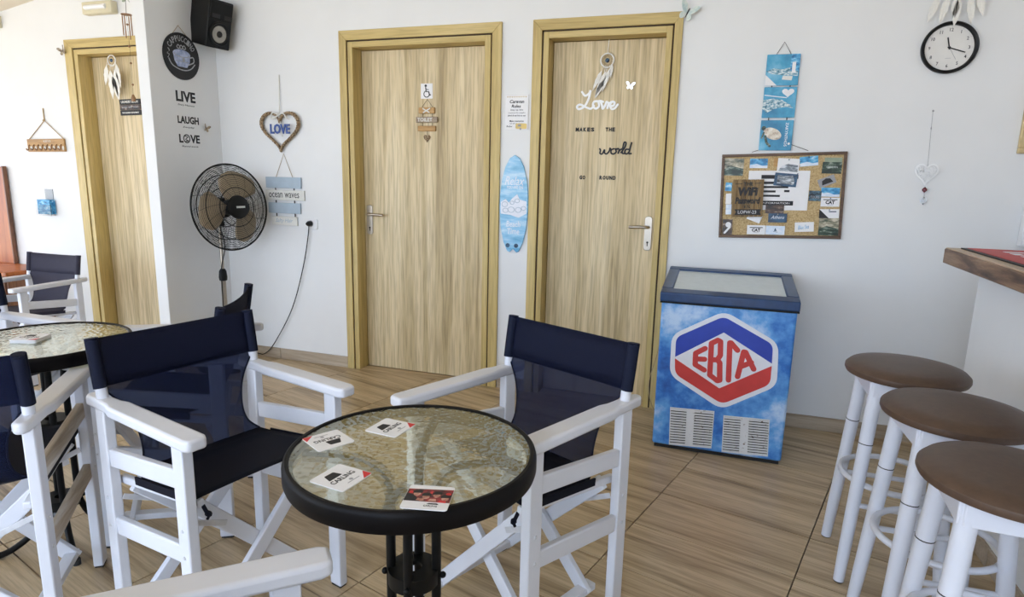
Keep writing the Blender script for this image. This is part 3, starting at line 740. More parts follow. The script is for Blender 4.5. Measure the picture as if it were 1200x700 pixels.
for nm, sg, dp in (('front_grille', -1, .075), ('rear_grille', 1, .07)):
    b = MB(); NR = 24
    for k in range(NR):
        r = .055+(RC-.060)*k/(NR-1)*.985
        b.tube([RX @ Vector((r*cos(2*PI*i/56), sg*dome(r, dp), r*sin(2*PI*i/56))) for i in range(56)], .0013, 4, True)
    for k in range(16):
        a = 2*PI*k/16
        b.tube([RX @ Vector((r*cos(a+.5*(r/RC)), sg*(dome(r, dp)+.001), r*sin(a+.5*(r/RC)))) for r in [(.04+.225*i/9) for i in range(10)]], .0009, 4)
    for r in (.12, .20):
        b.tube([RX @ Vector((r*cos(2*PI*i/56), sg*(dome(r, dp)-.002), r*sin(2*PI*i/56))) for i in range(56)], .0020, 5, True)
    b.build(nm, M['blackplastic'], fan)
MB().tube([RX @ Vector((RC*cos(2*PI*i/72), 0, RC*sin(2*PI*i/72))) for i in range(72)], .0055, 8, True).build('rim_band', M['blackplastic'], fan)
hb = MB().lathe([(.0, .098), (.048, .096), (.070, .085), (.072, .07), (.06, .062)], 28, RX @ Matrix.Rotation(PI/2, 4, 'X')).build('hub_badge', M['blackplastic'], fan)
MB().box(-.03, .03, -.0995, -.0975, -.006, .006, RX).build('badge_plate', M['silverletter'], hb, smooth=False)
for k in range(3):
    a0 = 2*PI*k/3+rad(78); V = []; n1, n2 = 9, 9
    for i in range(n1+1):
        r = .045+.182*i/n1
        wdt = rad(34)*(1+.25*sin(PI*i/n1)) * (1 if i < n1-1 else (.86 if i == n1-1 else .6))
        for j in range(n2+1):
            s = 2*j/n2-1; a = a0+s*wdt-.25*(i/n1)
            V.append(RX @ Vector((r*cos(a), -.012+.024*s+.006*s*s, r*sin(a))))
    Fs = [(i*(n2+1)+j, i*(n2+1)+j+1, (i+1)*(n2+1)+j+1, (i+1)*(n2+1)+j) for i in range(n1) for j in range(n2)]
    MB().add(V, Fs).build('blade', M['blade'], fan, solid=.003)
MB().lathe([(0, -.03), (.045, -.03), (.05, -.01), (.05, .03), (.04, .035)], 24, RX @ Matrix.Rotation(PI/2, 4, 'X')).build('blade_hub', M['blackplastic'], fan)
MB().tube(crom([(0, -.04, 1.0), (-.05, -.07, .98), (-.02, -.03, .93), (.012, -.022, .80), (-.018, -.015, .66), (-.02, -.012, .5), (-.022, -.01, .1)], 6), .0035, 6).build('hanging_wire', M['blackplastic'], fan)
pc = [(-1.02, -.12, .05), (-.99, -.06, .036), (-.955, -.03, .03), (-.87, -.025, .118), (-.715, -.022, .374), (-.611, -.02, .675), (-.562, -.02, .90), (-.552, -.035, .945)]
fi = Matrix.Translation((-1.040, -.278, 0)) @ Matrix.Rotation(1.37, 4, 'Z'); fi.invert()
co = MB().tube([fi @ p for p in crom(pc, 6)], .0032, 6).build('power_cord', M['blackplastic'], fan)
pl = MB(); pl.lathe([(.017, 0), (.018, .02), (.012, .034), (.005, .045)], 14, fi @ Matrix.Translation((-.552, -.010, .949)) @ Matrix.Rotation(PI/2, 4, 'X')); pl.build('plug', M['blackplastic'], co)

so_ = thing('wall_socket', 'white square wall socket with black plug, under the ocean sign', 'socket', (-.545, 0, .945))
MB().prism(rrect(0, 0, .086, .066, .008), -.009, 0).build('plate', M['paper'], so_, bevel=.002)
MB().prism(disc(-.007, .004, .021, 20), -.0098, -.008).build('recess', M['grey'], so_)

# ------------------------------------------------------------------ loudspeaker
sp = thing('loudspeaker', 'black box loudspeaker mounted high in the wall corner', 'speaker', (-1.055, -.15, 2.16), rot=(rad(14), 0, 1.42))
MB().prism([(-.085, 0), (.085, 0), (.07, .185), (-.07, .185)], -.14, .14, 'z').build('cabinet', M['blackplastic'], sp, bevel=.006)
MB().box(-.02, .02, .18, .235, -.03, .03).build('bracket', M['black'], sp, bevel=.003)
MB().box(-.078, .078, -.008, 0, .03, .13).build('tweeter_horn', M['black'], sp, bevel=.006)
for a_ in (-.065, .020): MB().box(a_, a_+.055, -.0095, -.007, .035, .06).build('port_grille', M['rubber'], sp, smooth=False)
RXS = Matrix.Translation((0, 0, -.055)) @ Matrix.Rotation(PI/2, 4, 'X')
wf = MB().lathe([(.074, 0), (.074, .008), (.066, .010), (.062, .004), (.05, .003)], 32, RXS).build('woofer', M['blackplastic'], sp)
MB().lathe([(.05, .004), (.044, .006), (.041, .004), (.02, .002)], 28, RXS).build('cone_ring', M['conering'], wf)
MB().lathe([(.040, .0035), (.02, .003), (.018, .008), (0, .011)], 24, RXS).build('dust_cap', M['dark'], wf)

# ------------------------------------------------------------------ partition wall: cappuccino disc and three decals
PW = PI/2   # local x runs along +y of the room, local -y looks to +x
cd = thing('round_sign', 'round black chalk sign with a cappuccino cup hanging under the speaker', 'sign', (-1.24, -.29, 1.958), PW)
MB().prism(disc(0, 0, .137, 48), -.008, -.001).build('disc', M['ink'], cd)
for k, ch in enumerate('CAPPUCCINO'):
    a = rad(58-116*k/9); r = .104
    text('letter', ch, .019, .034, M['chalk'], cd, (r*sin(-a), -.008, r*cos(a)), 'xz', a, .01, 0, .0006)
for k, ch in enumerate('JST'):
    a = rad(76+14*k); text('letter', ch, .013, .02, M['chalk'], cd, (-.100*sin(a), -.008, .100*cos(a)+.0), 'xz', rad(40), 0, 0, .0006)
cup = MB(); cup.prism([(-.064, .012), (.064, .012), (.058, -.03), (.035, -.062), (-.035, -.062), (-.058, -.03)], -.0088, -.0078)
cup.prism(disc(0, .014, .066, 28, .026), -.0092, -.0078); cp_ = cup.build('cup_drawing', M['chalkblue'], cd, smooth=False)
q = MB(); q.ribbon([(.058*cos(t), .014+.018*sin(t)) for t in [PI+PI*k/10 for k in range(11)]], .004, -.0096, -.0088)
q.ribbon([(-.05, -.03), (.05, -.03)], .003, -.0096, -.0088); q.prism(rrect(.012, -.018, .016, .02, .003), -.0096, -.0086)
q.build('cup_lines', M['grey'], cp_, smooth=False)
q = MB(); q.ribbon(crom([(.060, 0), (.088, .006), (.090, -.022), (.050, -.042)], 5), .007, -.0086, -.0078)
q.ribbon(crom([(-.098, -.028), (-.07, -.062), (0, -.080), (.06, -.068), (.098, -.034)], 5), .006, -.0086, -.0078); q.build('saucer_drawing', M['chalk'], cd, smooth=False)
q = MB()
for k in (-1, 0, 1): q.ribbon(crom([(k*.022-.012, .052), (k*.022, .066), (k*.022+.012, .052), (k*.022, .044), (k*.022-.012, .052)], 4), .005, -.0086, -.0078, cap=False)
q.build('steam_scrolls', M['chalk'], cd, smooth=False)
MB().tube([(-.055, -.004, .122), (-.008, -.004, .178), (.065, -.004, .115)], .0018, 6).build('string', M['rope'], cd)

def decal(name, label, big, small, yc, zc, w, h, zs, ws):
    d = thing(name, label, 'wall decal', (-1.24, yc, zc), PW, 'three word decals on the partition wall')
    if big == 'LOVE':
        text('word', 'L', w*.19, h, M['ink'], d, (-w*.40, 0, 0), 'xz', 0, .036); text('word', 'VE', w*.46, h, M['ink'], d, (w*.26, 0, 0), 'xz', 0, .036)
        q = MB(); q.ribbon([(-w*.14+.024*cos(t), .024*sin(t)) for t in [2*PI*k/24 for k in range(25)]], .007, -.0008, -.0002, cap=False)
        q.ribbon(crom([(-w*.14-.012, .014), (-w*.14+.010, .010), (-w*.14-.010, -.004), (-w*.14+.012, -.012), (-w*.14-.008, -.016)], 4), .005, -.0008, -.0002); q.build('swirl', M['ink'], d, smooth=False)
    else: text('word', big, w, h, M['ink'], d, (0, 0, 0), 'xz', 0, .036)
    text('small_words', small, ws, .013, M['ink'], d, (0, 0, zs), 'xz', 0, 0, .35)
decal('word_decal', 'black LIVE lettering on the partition wall, highest of the three word decals', 'LIVE', 'Every Moment', -.275, 1.722, .152, .064, -.052, .13)
decal('word_decal', 'black LAUGH lettering on the partition wall, middle of the three word decals', 'LAUGH', 'Everyday', -.268, 1.582, .166, .046, -.045, .09)
decal('word_decal', 'black LOVE lettering with swirling O on the partition wall, lowest of the word decals', 'LOVE', 'Beyond words', -.268, 1.468, .166, .052, -.048, .13)

def butterfly(label, loc, rz, s, tilt, wing, flat=False):
    t = thing('butterfly', label, 'butterfly', loc, rot=(0, tilt, rz))
    for sx in (-1, 1):
        up = crom([(0, .004), (.30, .50), (.62, .60), (.66, .40), (.34, .02), (.02, -.03)], 4, True); lo = crom([(0, -.02), (.30, -.02), (.44, -.22), (.34, -.44), (.14, -.36)], 4, True)
        b = MB(); b.prism([(sx*x*s, z*s) for x, z in up], -.0016, 0); b.prism([(sx*x*s, z*s) for x, z in lo], -.0014, 0)
        b.build('wing', wing, t, smooth=False, loc=(0, -.006, 0), rot=(0, 0, 0 if flat else sx*rad(-24)))
    MB().tube([(0, -.007, -.3*s), (0, -.008, 0), (0, -.007, .3*s)], [.012*s, .05*s, .03*s], 8).build('body', M['ink'], t)
    return t
butterfly('small brown butterfly on the partition wall beside the word laugh', (-1.24, -.135, 1.54), PW, .042, .3, M['wingbrown'])
butterfly('pale blue green butterfly on the top right corner of the right door frame', (1.742, -.012, 2.108), 0, .078, .45, M['wing'])
butterfly('brown butterfly on the upper left corner of the far left door frame', (-2.338, -.196, 2.045), 0, .052, -.35, M['wingbrown'])
mb = butterfly('small mirrored butterfly stuck on the right door above the word love', (1.460, LY, 1.777), 0, .036, .15, M['mirror'], True)

# ------------------------------------------------------------------ back wall, left: heart wreath and ocean sign
hw = thing('heart_wreath', 'brown wicker heart wreath with blue LOVE letters hanging on the wall', 'wreath', (-.748, 0, 1.528))
hp_ = heart_path(.285, .235, 60)
b = MB()
for k in range(3):
    P = []
    for i in range(180):
        a = hp_[int(i/3) % 60]; c = hp_[(int(i/3)+1) % 60]; f = (i % 3)/3
        ph = 2*PI*i/9+k*2*PI/3; x, z = a[0]*(1-f)+c[0]*f, a[1]*(1-f)+c[1]*f; sc = 1+.045*cos(ph)
        P.append((x*sc, -.02+.007*sin(ph), z*sc))
    b.tube(P, .0062, 6, True)
b.build('wicker_heart', M['wickerl'], hw)
text('lettering', 'LOVE', .150, .062, M['blueletter'], hw, (.010, -.030, .018), 'xz', 0, .03, 0, .006)
MB().tube([(0, -.02, .10), (-.002, -.012, .20), (0, -.006, .352)], .0035, 6).build('hanging_ribbon', M['cream'], hw)
q = MB(); q.tube(crom([(0, -.03, .105), (-.04, -.035, .12), (-.05, -.035, .08), (-.005, -.03, .10), (.035, -.030, .115), (.055, -.022, .085)], 5), .005, 6); q.tube([(-.002, -.022, .10), (.010, -.020, .03), (.014, -.020, -.03)], .004, 6)
q.build('bow', M['cream'], hw)
MB().tube([(.0, -.02, .10), (-.05, -.018, .08), (-.05, -.018, .078)], .001, 5).tube([(.0, -.02, .10), (.075, -.018, .078)], .001, 5).build('string', M['rope'], hw)

oc = thing('plank_sign', 'hanging sign of four blue and cream boards reading ocean waves', 'sign', (-.74, 0, 0))
for x, z, w_, h_, mt_, tx in ((-.008, 1.207, .272, .070, 'skyblue', None), (0, 1.126, .302, .066, 'cream', 'ocean waves'), (-.008, 1.042, .250, .068, 'skyblue', None), (-.012, .958, .200, .058, 'cream', 'Salty Hair')):
    bd = MB().box(x-w_/2, x+w_/2, -.016, -.003, z-h_/2, z+h_/2).build('board', M[mt_], oc, bevel=.002)
    if tx == 'ocean waves': text('lettering', tx, .235, .032, M['ink'], bd, (x-.005, -.016, z), 'xz', 0, 0)
    elif tx: text('lettering', tx, .135, .034, M['skyblue'], bd, (x, -.016, z), 'xz', 0, 0, .35)
q = MB()
q.tube([(-.065, -.01, 1.24), (0, -.005, 1.392), (.065, -.01, 1.24)], .0016, 6); q.build('string', M['rope'], oc)
q = MB()
for za, zb in ((1.16, 1.172), (1.075, 1.093), (.986, 1.008)):
    for x in (-.075, .07): q.box(x-.003, x+.003, -.010, -.006, za-.004, zb+.004)
q.build('board_link', M['thread'], oc, smooth=False)

# ------------------------------------------------------------------ door 2: signs
wc = thing('wheelchair_sign', 'white square sign with black wheelchair symbol on the left wide door', 'sign', (.240, LY, 1.774))
MB().prism(rrect(0, 0, .078, .088, .003), -.002, 0).build('plate', M['paper'], wc, smooth=False)
q = MB(); q.prism(disc(-.006, .031, .0075, 12), -.003, -.0018)
q.ribbon([(-.006, .020), (-.003, -.003), (.013, -.003), (.020, -.024), (.025, -.022)], .007, -.003, -.0018); q.ribbon([(-.004, .010), (.012, .008)], .004, -.003, -.0018)
q.ribbon([(.0+.018*cos(t), -.017+.018*sin(t)) for t in [rad(110)+rad(240)*k/20 for k in range(21)]], .005, -.003, -.0018); q.build('wheelchair_symbol', M['ink'], wc, smooth=False)

tw = thing('toilet_sign', 'little hanging sign of three wooden slats and a heart on the wide door', 'sign', (.243, LY, .004))
for x, z, w_, h_, mt_ in ((0, 1.657, .106, .036, 'honey'), (0, 1.603, .144, .034, 'greyplank'), (0, 1.551, .120, .032, 'honey')):
    bd = MB().box(x-w_/2, x+w_/2, -.014, -.002, z-h_/2, z+h_/2).build('slat', M[mt_], tw, bevel=.003)
    if mt_ == 'greyplank': text('lettering', 'TOILET', .10, .022, M['cream'], bd, (-.01, -.014, z), 'xz', 0, .02)
q = MB(); q.ribbon(crom([(-.022, 1.668), (-.004, 1.657), (.020, 1.645)], 3), .007, -.017, -.014); q.ribbon(crom([(.024, 1.668), (.004, 1.657), (-.018, 1.645)], 3), .007, -.017, -.014); q.build('bow', M['cream'], tw, smooth=False)
MB().prism([(x, z+1.492) for x, z in heart_path(.042, .044, 24)], -.010, -.002).build('heart', M['wickerl'], tw)
q = MB(); q.tube([(-.036, -.006, 1.672), (.002, -.003, 1.722), (.042, -.006, 1.672)], .0012, 5)
for za, zb in ((1.618, 1.642), (1.565, 1.588)):
    for x in (-.03, .035): q.tube([(x, -.005, za), (x, -.005, zb)], .0012, 5)
q.tube([(0, -.005, 1.512), (0, -.005, 1.537)], .0012, 5); q.build('string', M['thread'], tw)

ru = thing('rules_sign', 'white caravan rules sign with a yellow caravan, between the two doors above the surfboard', 'sign', (.846, 0, 1.637))
MB().box(-.068, .068, -.006, -.001, -.094, .094).build('plate', M['paper'], ru, bevel=.001)
for tx, z, w_, h_, b_, x in (('Caravan', .058, .085, .018, .02, 0), ('Rules', .033, .055, .017, .02, -.004), ('Stay up late', .012, .075, .011, 0, 0), ('sit around the campfire', -.004, .10, .008, 0, 0), ('drink & eat lots to eat', -.018, .105, .009, .01, 0),
                        ('Make memories', -.048, .085, .010, .01, 0), ('tell ghost stories', -.062, .08, .007, 0, 0), ('Relax', -.077, .035, .009, .01, -.042)):
    text('lettering', tx, w_, h_, M['ink'], ru, (x, -.006, z), 'xz', 0, b_, .2 if b_ else 0)
q = MB()
for k in range(9): q.prism([(-.055+.0135*k-.005, .086), (-.055+.0135*k+.005, .086), (-.055+.0135*k, .078)], -.0068, -.0058)
q.build('bunting', M['gold'], ru, smooth=False)
cv = MB().prism(rrect(.028, -.076, .066, .030, .008), -.0070, -.0058).build('caravan_picture', M['yellow'], ru, smooth=False)
MB().prism(rrect(.018, -.072, .018, .012, .002), -.0078, -.0068).prism(disc(.024, -.091, .006, 12), -.0078, -.0068).build('caravan_window', M['grey'], cv, smooth=False)

sf = thing('surfboard_sign', 'blue surfboard shaped beach sign on the white wall between the doors', 'sign', (.842, 0, 1.122))
prof = [(0, .280), (.030, .262), (.056, .215), (.076, .14), (.086, .05), (.087, -.04), (.078, -.14), (.060, -.22), (.036, -.272), (.020, -.278), (.0, -.258)]
out = prof+[(-x, z) for x, z in prof[-2:0:-1]]
MB().prism(out, -.011, -.001).build('board', M['p_surf'], sf, bevel=.003)
text('lettering', 'Relax', .118, .05, M['logowhite'], sf, (.002, -.011, .135), 'xz', 0, 0, .35)
text('lettering', 'YOU ARE ON', .098, .016, M['logowhite'], sf, (.004, -.011, .098), 'xz', 0, .02)
text('lettering', 'Beach', .085, .034, M['logowhite'], sf, (0, -.011, -.112), 'xz', 0, .01, .1); text('lettering', 'Time', .075, .034, M['logowhite'], sf, (0, -.011, -.154), 'xz', 0, .01, .1)
q = MB(); q.prism([(-.080, .012), (-.05, .03), (-.03, .01), (-.01, .035), (.02, .06), (.035, .03), (.076, .02), (.078, -.05), (.03, -.075), (-.02, -.06), (-.079, -.055)], -.0118, -.0108)
sk_ = q.build('beach_drawing', M['logowhite'], sf, smooth=False)
q = MB()
for cx, cz, r in ((-.055, .0, .018), (-.05, -.035, .016), (-.015, -.03, .02), (.028, -.03, .018), (.06, -.02, .014), (.02, .022, .014), (-.01, .01, .012)):
    q.ribbon([(cx+r*cos(2*PI*k/14), cz+r*.8*sin(2*PI*k/14)) for k in range(15)], .003, -.0126, -.0116, cap=False)
q.build('drawing_lines', M['skyblue'], sk_, smooth=False)
q = MB(); q.prism(disc(-.032, -.238, .0125, 16), -.013, -.0105); q.prism(disc(.020, -.238, .0125, 16), -.013, -.0105); q.build('hook_hole', M['p_navy'], sf, smooth=False)

# ------------------------------------------------------------------ door 3: words and dreamcatcher
def script(name, label, paths, w, mat, y):
    c = [sum(p[i] for P in paths for p in P)/sum(len(P) for P in paths) for i in (0, 1)]
    t = thing(name, label, 'wall decal', (c[0]-.0075, y, c[1]+.003)); q = MB()
    for P in paths:
        pts = crom([(p[0]-c[0], p[1]-c[1]) for p in P], 5); q.ribbon(pts, w, -.004, -.0002)
    q.build('script_letters', mat, t, smooth=False); return t
script('script_word', 'white script word Love on the right door', [
    [(1.2025, 1.7481), (1.2202, 1.7283), (1.2417, 1.7389), (1.2499, 1.7557), (1.2404, 1.7097), (1.2189, 1.6708), (1.1882, 1.6564), (1.1772, 1.6701), (1.195, 1.6809), (1.2295, 1.6658), (1.2557, 1.6581), (1.273, 1.6738)],
    [(1.295, 1.6979), (1.272, 1.6946), (1.2679, 1.6727), (1.2841, 1.6578), (1.3014, 1.6711), (1.2977, 1.6942), (1.3077, 1.6989), (1.3232, 1.6939)],
    [(1.3078, 1.6977), (1.3177, 1.6769), (1.3225, 1.6574), (1.3345, 1.6731), (1.3423, 1.6936)],
    [(1.3423, 1.6936), (1.3541, 1.6862), (1.3512, 1.6692), (1.3481, 1.6559), (1.3532, 1.6789), (1.3665, 1.6909)],
    [(1.3638, 1.6703), (1.3826, 1.6737), (1.3868, 1.6894), (1.3727, 1.6932), (1.3635, 1.6764), (1.3708, 1.6569), (1.3885, 1.6579), (1.405, 1.6783)]], .0115, M['brightwhite'], LY)
script('script_word', 'black script word world on the right door', [
    [(1.3166, 1.4416), (1.3209, 1.4329), (1.3191, 1.4167), (1.3321, 1.4143), (1.3439, 1.4369), (1.3448, 1.4194), (1.3579, 1.4146), (1.3712, 1.4309), (1.3743, 1.4458), (1.3799, 1.436)],
    [(1.3975, 1.4423), (1.3825, 1.436), (1.3821, 1.4186), (1.3965, 1.4138), (1.4098, 1.4263), (1.4052, 1.4411), (1.4154, 1.44)],
    [(1.4178, 1.4437), (1.4257, 1.4376), (1.4206, 1.4153), (1.4261, 1.4302), (1.4382, 1.4414)],
    [(1.4368, 1.4216), (1.4555, 1.449), (1.4617, 1.4736), (1.4514, 1.476), (1.4446, 1.4402), (1.4445, 1.4192), (1.4548, 1.4169)],
    [(1.4787, 1.4393), (1.4636, 1.4392), (1.4569, 1.4243), (1.4663, 1.4145), (1.4796, 1.4245), (1.4857, 1.4492), (1.4927, 1.4787), (1.4828, 1.4344), (1.48, 1.4171), (1.4926, 1.4173)]], .0082, M['ink'], LY)
for wd, x, z, w_ in (('MAKES', 1.220, 1.549, .110), ('THE', 1.363, 1.549, .056), ('GO', 1.217, 1.285, .037), ('ROUND', 1.361, 1.286, .095)):
    t = thing('word_letters', 'small black wooden letters %s on the right door' % wd, 'wall decal', (x, LY, z), 0, 'small word letters on the right door')
    n = len(wd)
    for k, ch in enumerate(wd):
        text('letter', ch, w_/n*.82, .022, M['ink'], t, (-w_/2+w_*(k+.5)/n, 0, 0), 'xz', random.uniform(-.06, .06), .05, 0, .003)

def feather(L, w):
    b = MB(); P = [(0, 0)]; n = 8
    out = [(w/2*sin(PI*(k/n)**.8)*(1+.12*(-1)**k), -L*k/n) for k in range(n+1)]
    b.prism(out+[(-x, z) for x, z in out[-2:0:-1]], -.0012, .0012)
    b.tube([(0, -.001, .02), (0, -.001, -L*.95)], .0009, 5)
    return b
def dreamcatcher(label, loc, r, top, feathers, bead=None):
    t = thing('dreamcatcher', label, 'dreamcatcher', loc)
    MB().tube([(r*cos(2*PI*k/32), -.012, r*sin(2*PI*k/32)) for k in range(32)], .0042, 8, True).build('hoop', M['feather'], t)
    q = MB()
    for k in range(10):
        a, c = 2*PI*k/10, 2*PI*(k+3)/10; q.tube([(r*cos(a), -.012, r*sin(a)), (r*cos(c), -.012, r*sin(c))], .0008, 4)
    q.build('web', M['rope'], t)
    if bead: MB().ball((0, -.014, 0), bead, 12, (1, .6, 1)).build('bead', M['p_navy'], t)
    MB().tube([(0, -.012, r), (.003, -.010, (r+top)/2), (.008, -.004, top)], .0022, 5).build('hanging_string', M['feather'], t)
    for x, z, ang, L, w_ in feathers:
        feather(L, w_).build('feather', M['feather'], t, loc=(x, -.016, z), rot=(0, ang, 0))
    q = MB()
    for x, z, ang, L, w_ in feathers: q.tube([(x*.7, -.014, -r*.7), (x, -.016, z)], .0012, 4)
    q.build('feather_cord', M['feather'], t)
    return t
dreamcatcher('cream dreamcatcher with feathers hanging on the right door above the script word', (1.330, LY, 1.912), .036, .155,
             [(-.026, -.05, .42, .12, .022), (-.002, -.055, .40, .15, .028), (.018, -.04, .30, .13, .024), (.028, -.02, .1, .075, .018), (-.014, -.10, .42, .11, .026)], .012)
dreamcatcher('white dreamcatcher with long feathers hanging on the far left door', (-1.988, -.125, 1.985), .034, .105,
             [(-.045, -.03, .18, .13, .04), (-.015, -.06, .0, .19, .05), (.022, -.055, -.10, .20, .05), (.04, -.02, -.16, .16, .036), (.0, -.10, -.22, .16, .04)], .012)

# ------------------------------------------------------------------ cork board, canvas trio
BA = rad(-2.2)
cbx, cbz = 2.262, 1.215
ck = thing('cork_board', 'cork notice board in a dark wooden frame on the back wall', 'notice board', (cbx, 0, cbz), rot=(0, BA, 0))
W2, H2 = .289, .2125
MB().box(-W2+.01, W2-.01, -.008, -.001, -H2+.01, H2-.01).build('cork_sheet', M['cork'], ck, smooth=False)
for x0, x1, z0, z1 in ((-W2, W2, H2-.014, H2), (-W2, W2, -H2, -H2+.014), (-W2, -W2+.014, -H2+.0145, H2-.0145), (W2-.014, W2, -H2+.0145, H2-.0145)):
    MB().box(x0, x1, -.016, -.001, z0, z1).build('frame_bar', M['frame'], ck, bevel=.002)
CARDS = {
 'beige_top': (-.2287, .1492, .0933, .0865, -2.6), 'sea_photo': (-.1109, .1645, .0844, .0469, -1.4), 'orange': (-.031, .169, .0184, .0451, -3.5), 'poster': (-.014, .0281, .2858, .1964, -1.1),
 'bw_photo': (.0272, .1474, .1004, .0762, -4.0), 'fish': (.1207, .1699, .0827, .0471, 4.1), 'green': (.2298, .1731, .0777, .0226, -2), 'dgreen': (.2253, .1353, .0868, .0559, -2.4),
 'wave': (.2268, .0175, .084, .0442, -2.0), 'hut': (.2073, .0711, .077, .0411, 21.5), 'black': (.1587, 0, .0564, .0504, -2.3), 'cat1': (.2289, -.031, .0841, .0441, -1.1), 'tri': (.2281, -.0878, .09, .0448, 0),
 'beige_low': (.2305, -.1532, .0909, .0861, -1.5), 'mount': (.0191, .0806, .1061, .0639, -6.2), 'corner': (-.1173, -.1075, .0677, .04, -22), 'sl1': (-.2502, .0494, .0317, .0428, -4), 'sl2': (-.2477, -.0119, .0276, .0535, 0),
 'sl3': (-.2454, -.0662, .0276, .0524, 0), 'sl4': (-.2474, -.1572, .0483, .0806, -.6), 'dark': (-.0241, -.0656, .0875, .0431, -2), 'navy': (-.0077, -.1096, .0879, .0452, -.4), 'cat2': (-.1065, -.1707, .0879, .047, -.8),
 'pale': (-.0156, -.1719, .0899, .0452, -1.2), 'wb': (.119, -.1542, .0879, .0481, 2.3)}
LAB = {
 'beige_top': ('postcard', 'beige building picture card in the top left corner of the cork board', 'p_town'), 'sea_photo': ('business_card', 'blue seaside photo card at the top left of the cork board', 'p_sea'),
 'orange': ('paper_strip', 'narrow orange brown paper strip beside the grey photo at the board top', 'honey'), 'poster': ('notice_sheet', 'large white printed notice sheet in the middle of the cork board', 'paper'),
 'bw_photo': ('flyer', 'tall white flyer with grey rock photo at the top middle of the cork board', 'paper'), 'fish': ('business_card', 'blue wave picture card at the top right of the middle, tilted upward', 'p_sea'),
 'green': ('business_card', 'pale green card strip in the top right corner of the board', 'leaf'), 'dgreen': ('business_card', 'dark green card under the pale strip at the top right of the board', 'p_dgreen'),
 'wave': ('business_card', 'blue and white wave card at the right side under the tilted card', 'p_sea'), 'hut': ('business_card', 'grey card strongly tilted at the right side of the board', 'grey'),
 'black': ('business_card', 'small black card touching the right edge of the white notice', 'p_black'), 'cat1': ('business_card', 'white card with black CAT letters at the right side of the board', 'paper'),
 'tri': ('business_card', 'white card with dark diagonal corner at the lower right of the board', 'paper'), 'beige_low': ('postcard', 'beige and green building picture card in the bottom right corner', 'p_town'),
 'mount': ('flyer', 'dark blue grey mountain photo flyer pinned over the white notice', 'p_navy'), 'corner': ('paper_note', 'white paper corner peeking out below the wooden wifi sign', 'paper'),
 'sl1': ('business_card', 'small blue red card half hidden at the left of the wifi sign, uppermost', 'p_sea'), 'sl2': ('business_card', 'white blank card half hidden left of the wifi sign', 'paper'),
 'sl3': ('business_card', 'pale blue card half hidden left of the wifi sign, lower', 'p_pale'), 'sl4': ('flyer', 'dark red and black flyer in the bottom left corner of the board', 'p_dark'),
 'dark': ('business_card', 'dark brown photo card under the white notice sheet', 'p_dark'), 'navy': ('business_card', 'navy card with white script below the dark photo card', 'p_navy'),
 'cat2': ('business_card', 'white card with black CAT letters at the bottom of the board', 'paper'), 'pale': ('business_card', 'pale blue card with small boat mark at the bottom middle of the board', 'p_pale'),
 'wb': ('business_card', 'pale card with blue script lying lower right of the middle', 'paper')}
lev = 0
BM = Matrix.Translation((cbx, 0, cbz)) @ Matrix.Rotation(BA, 4, 'Y')
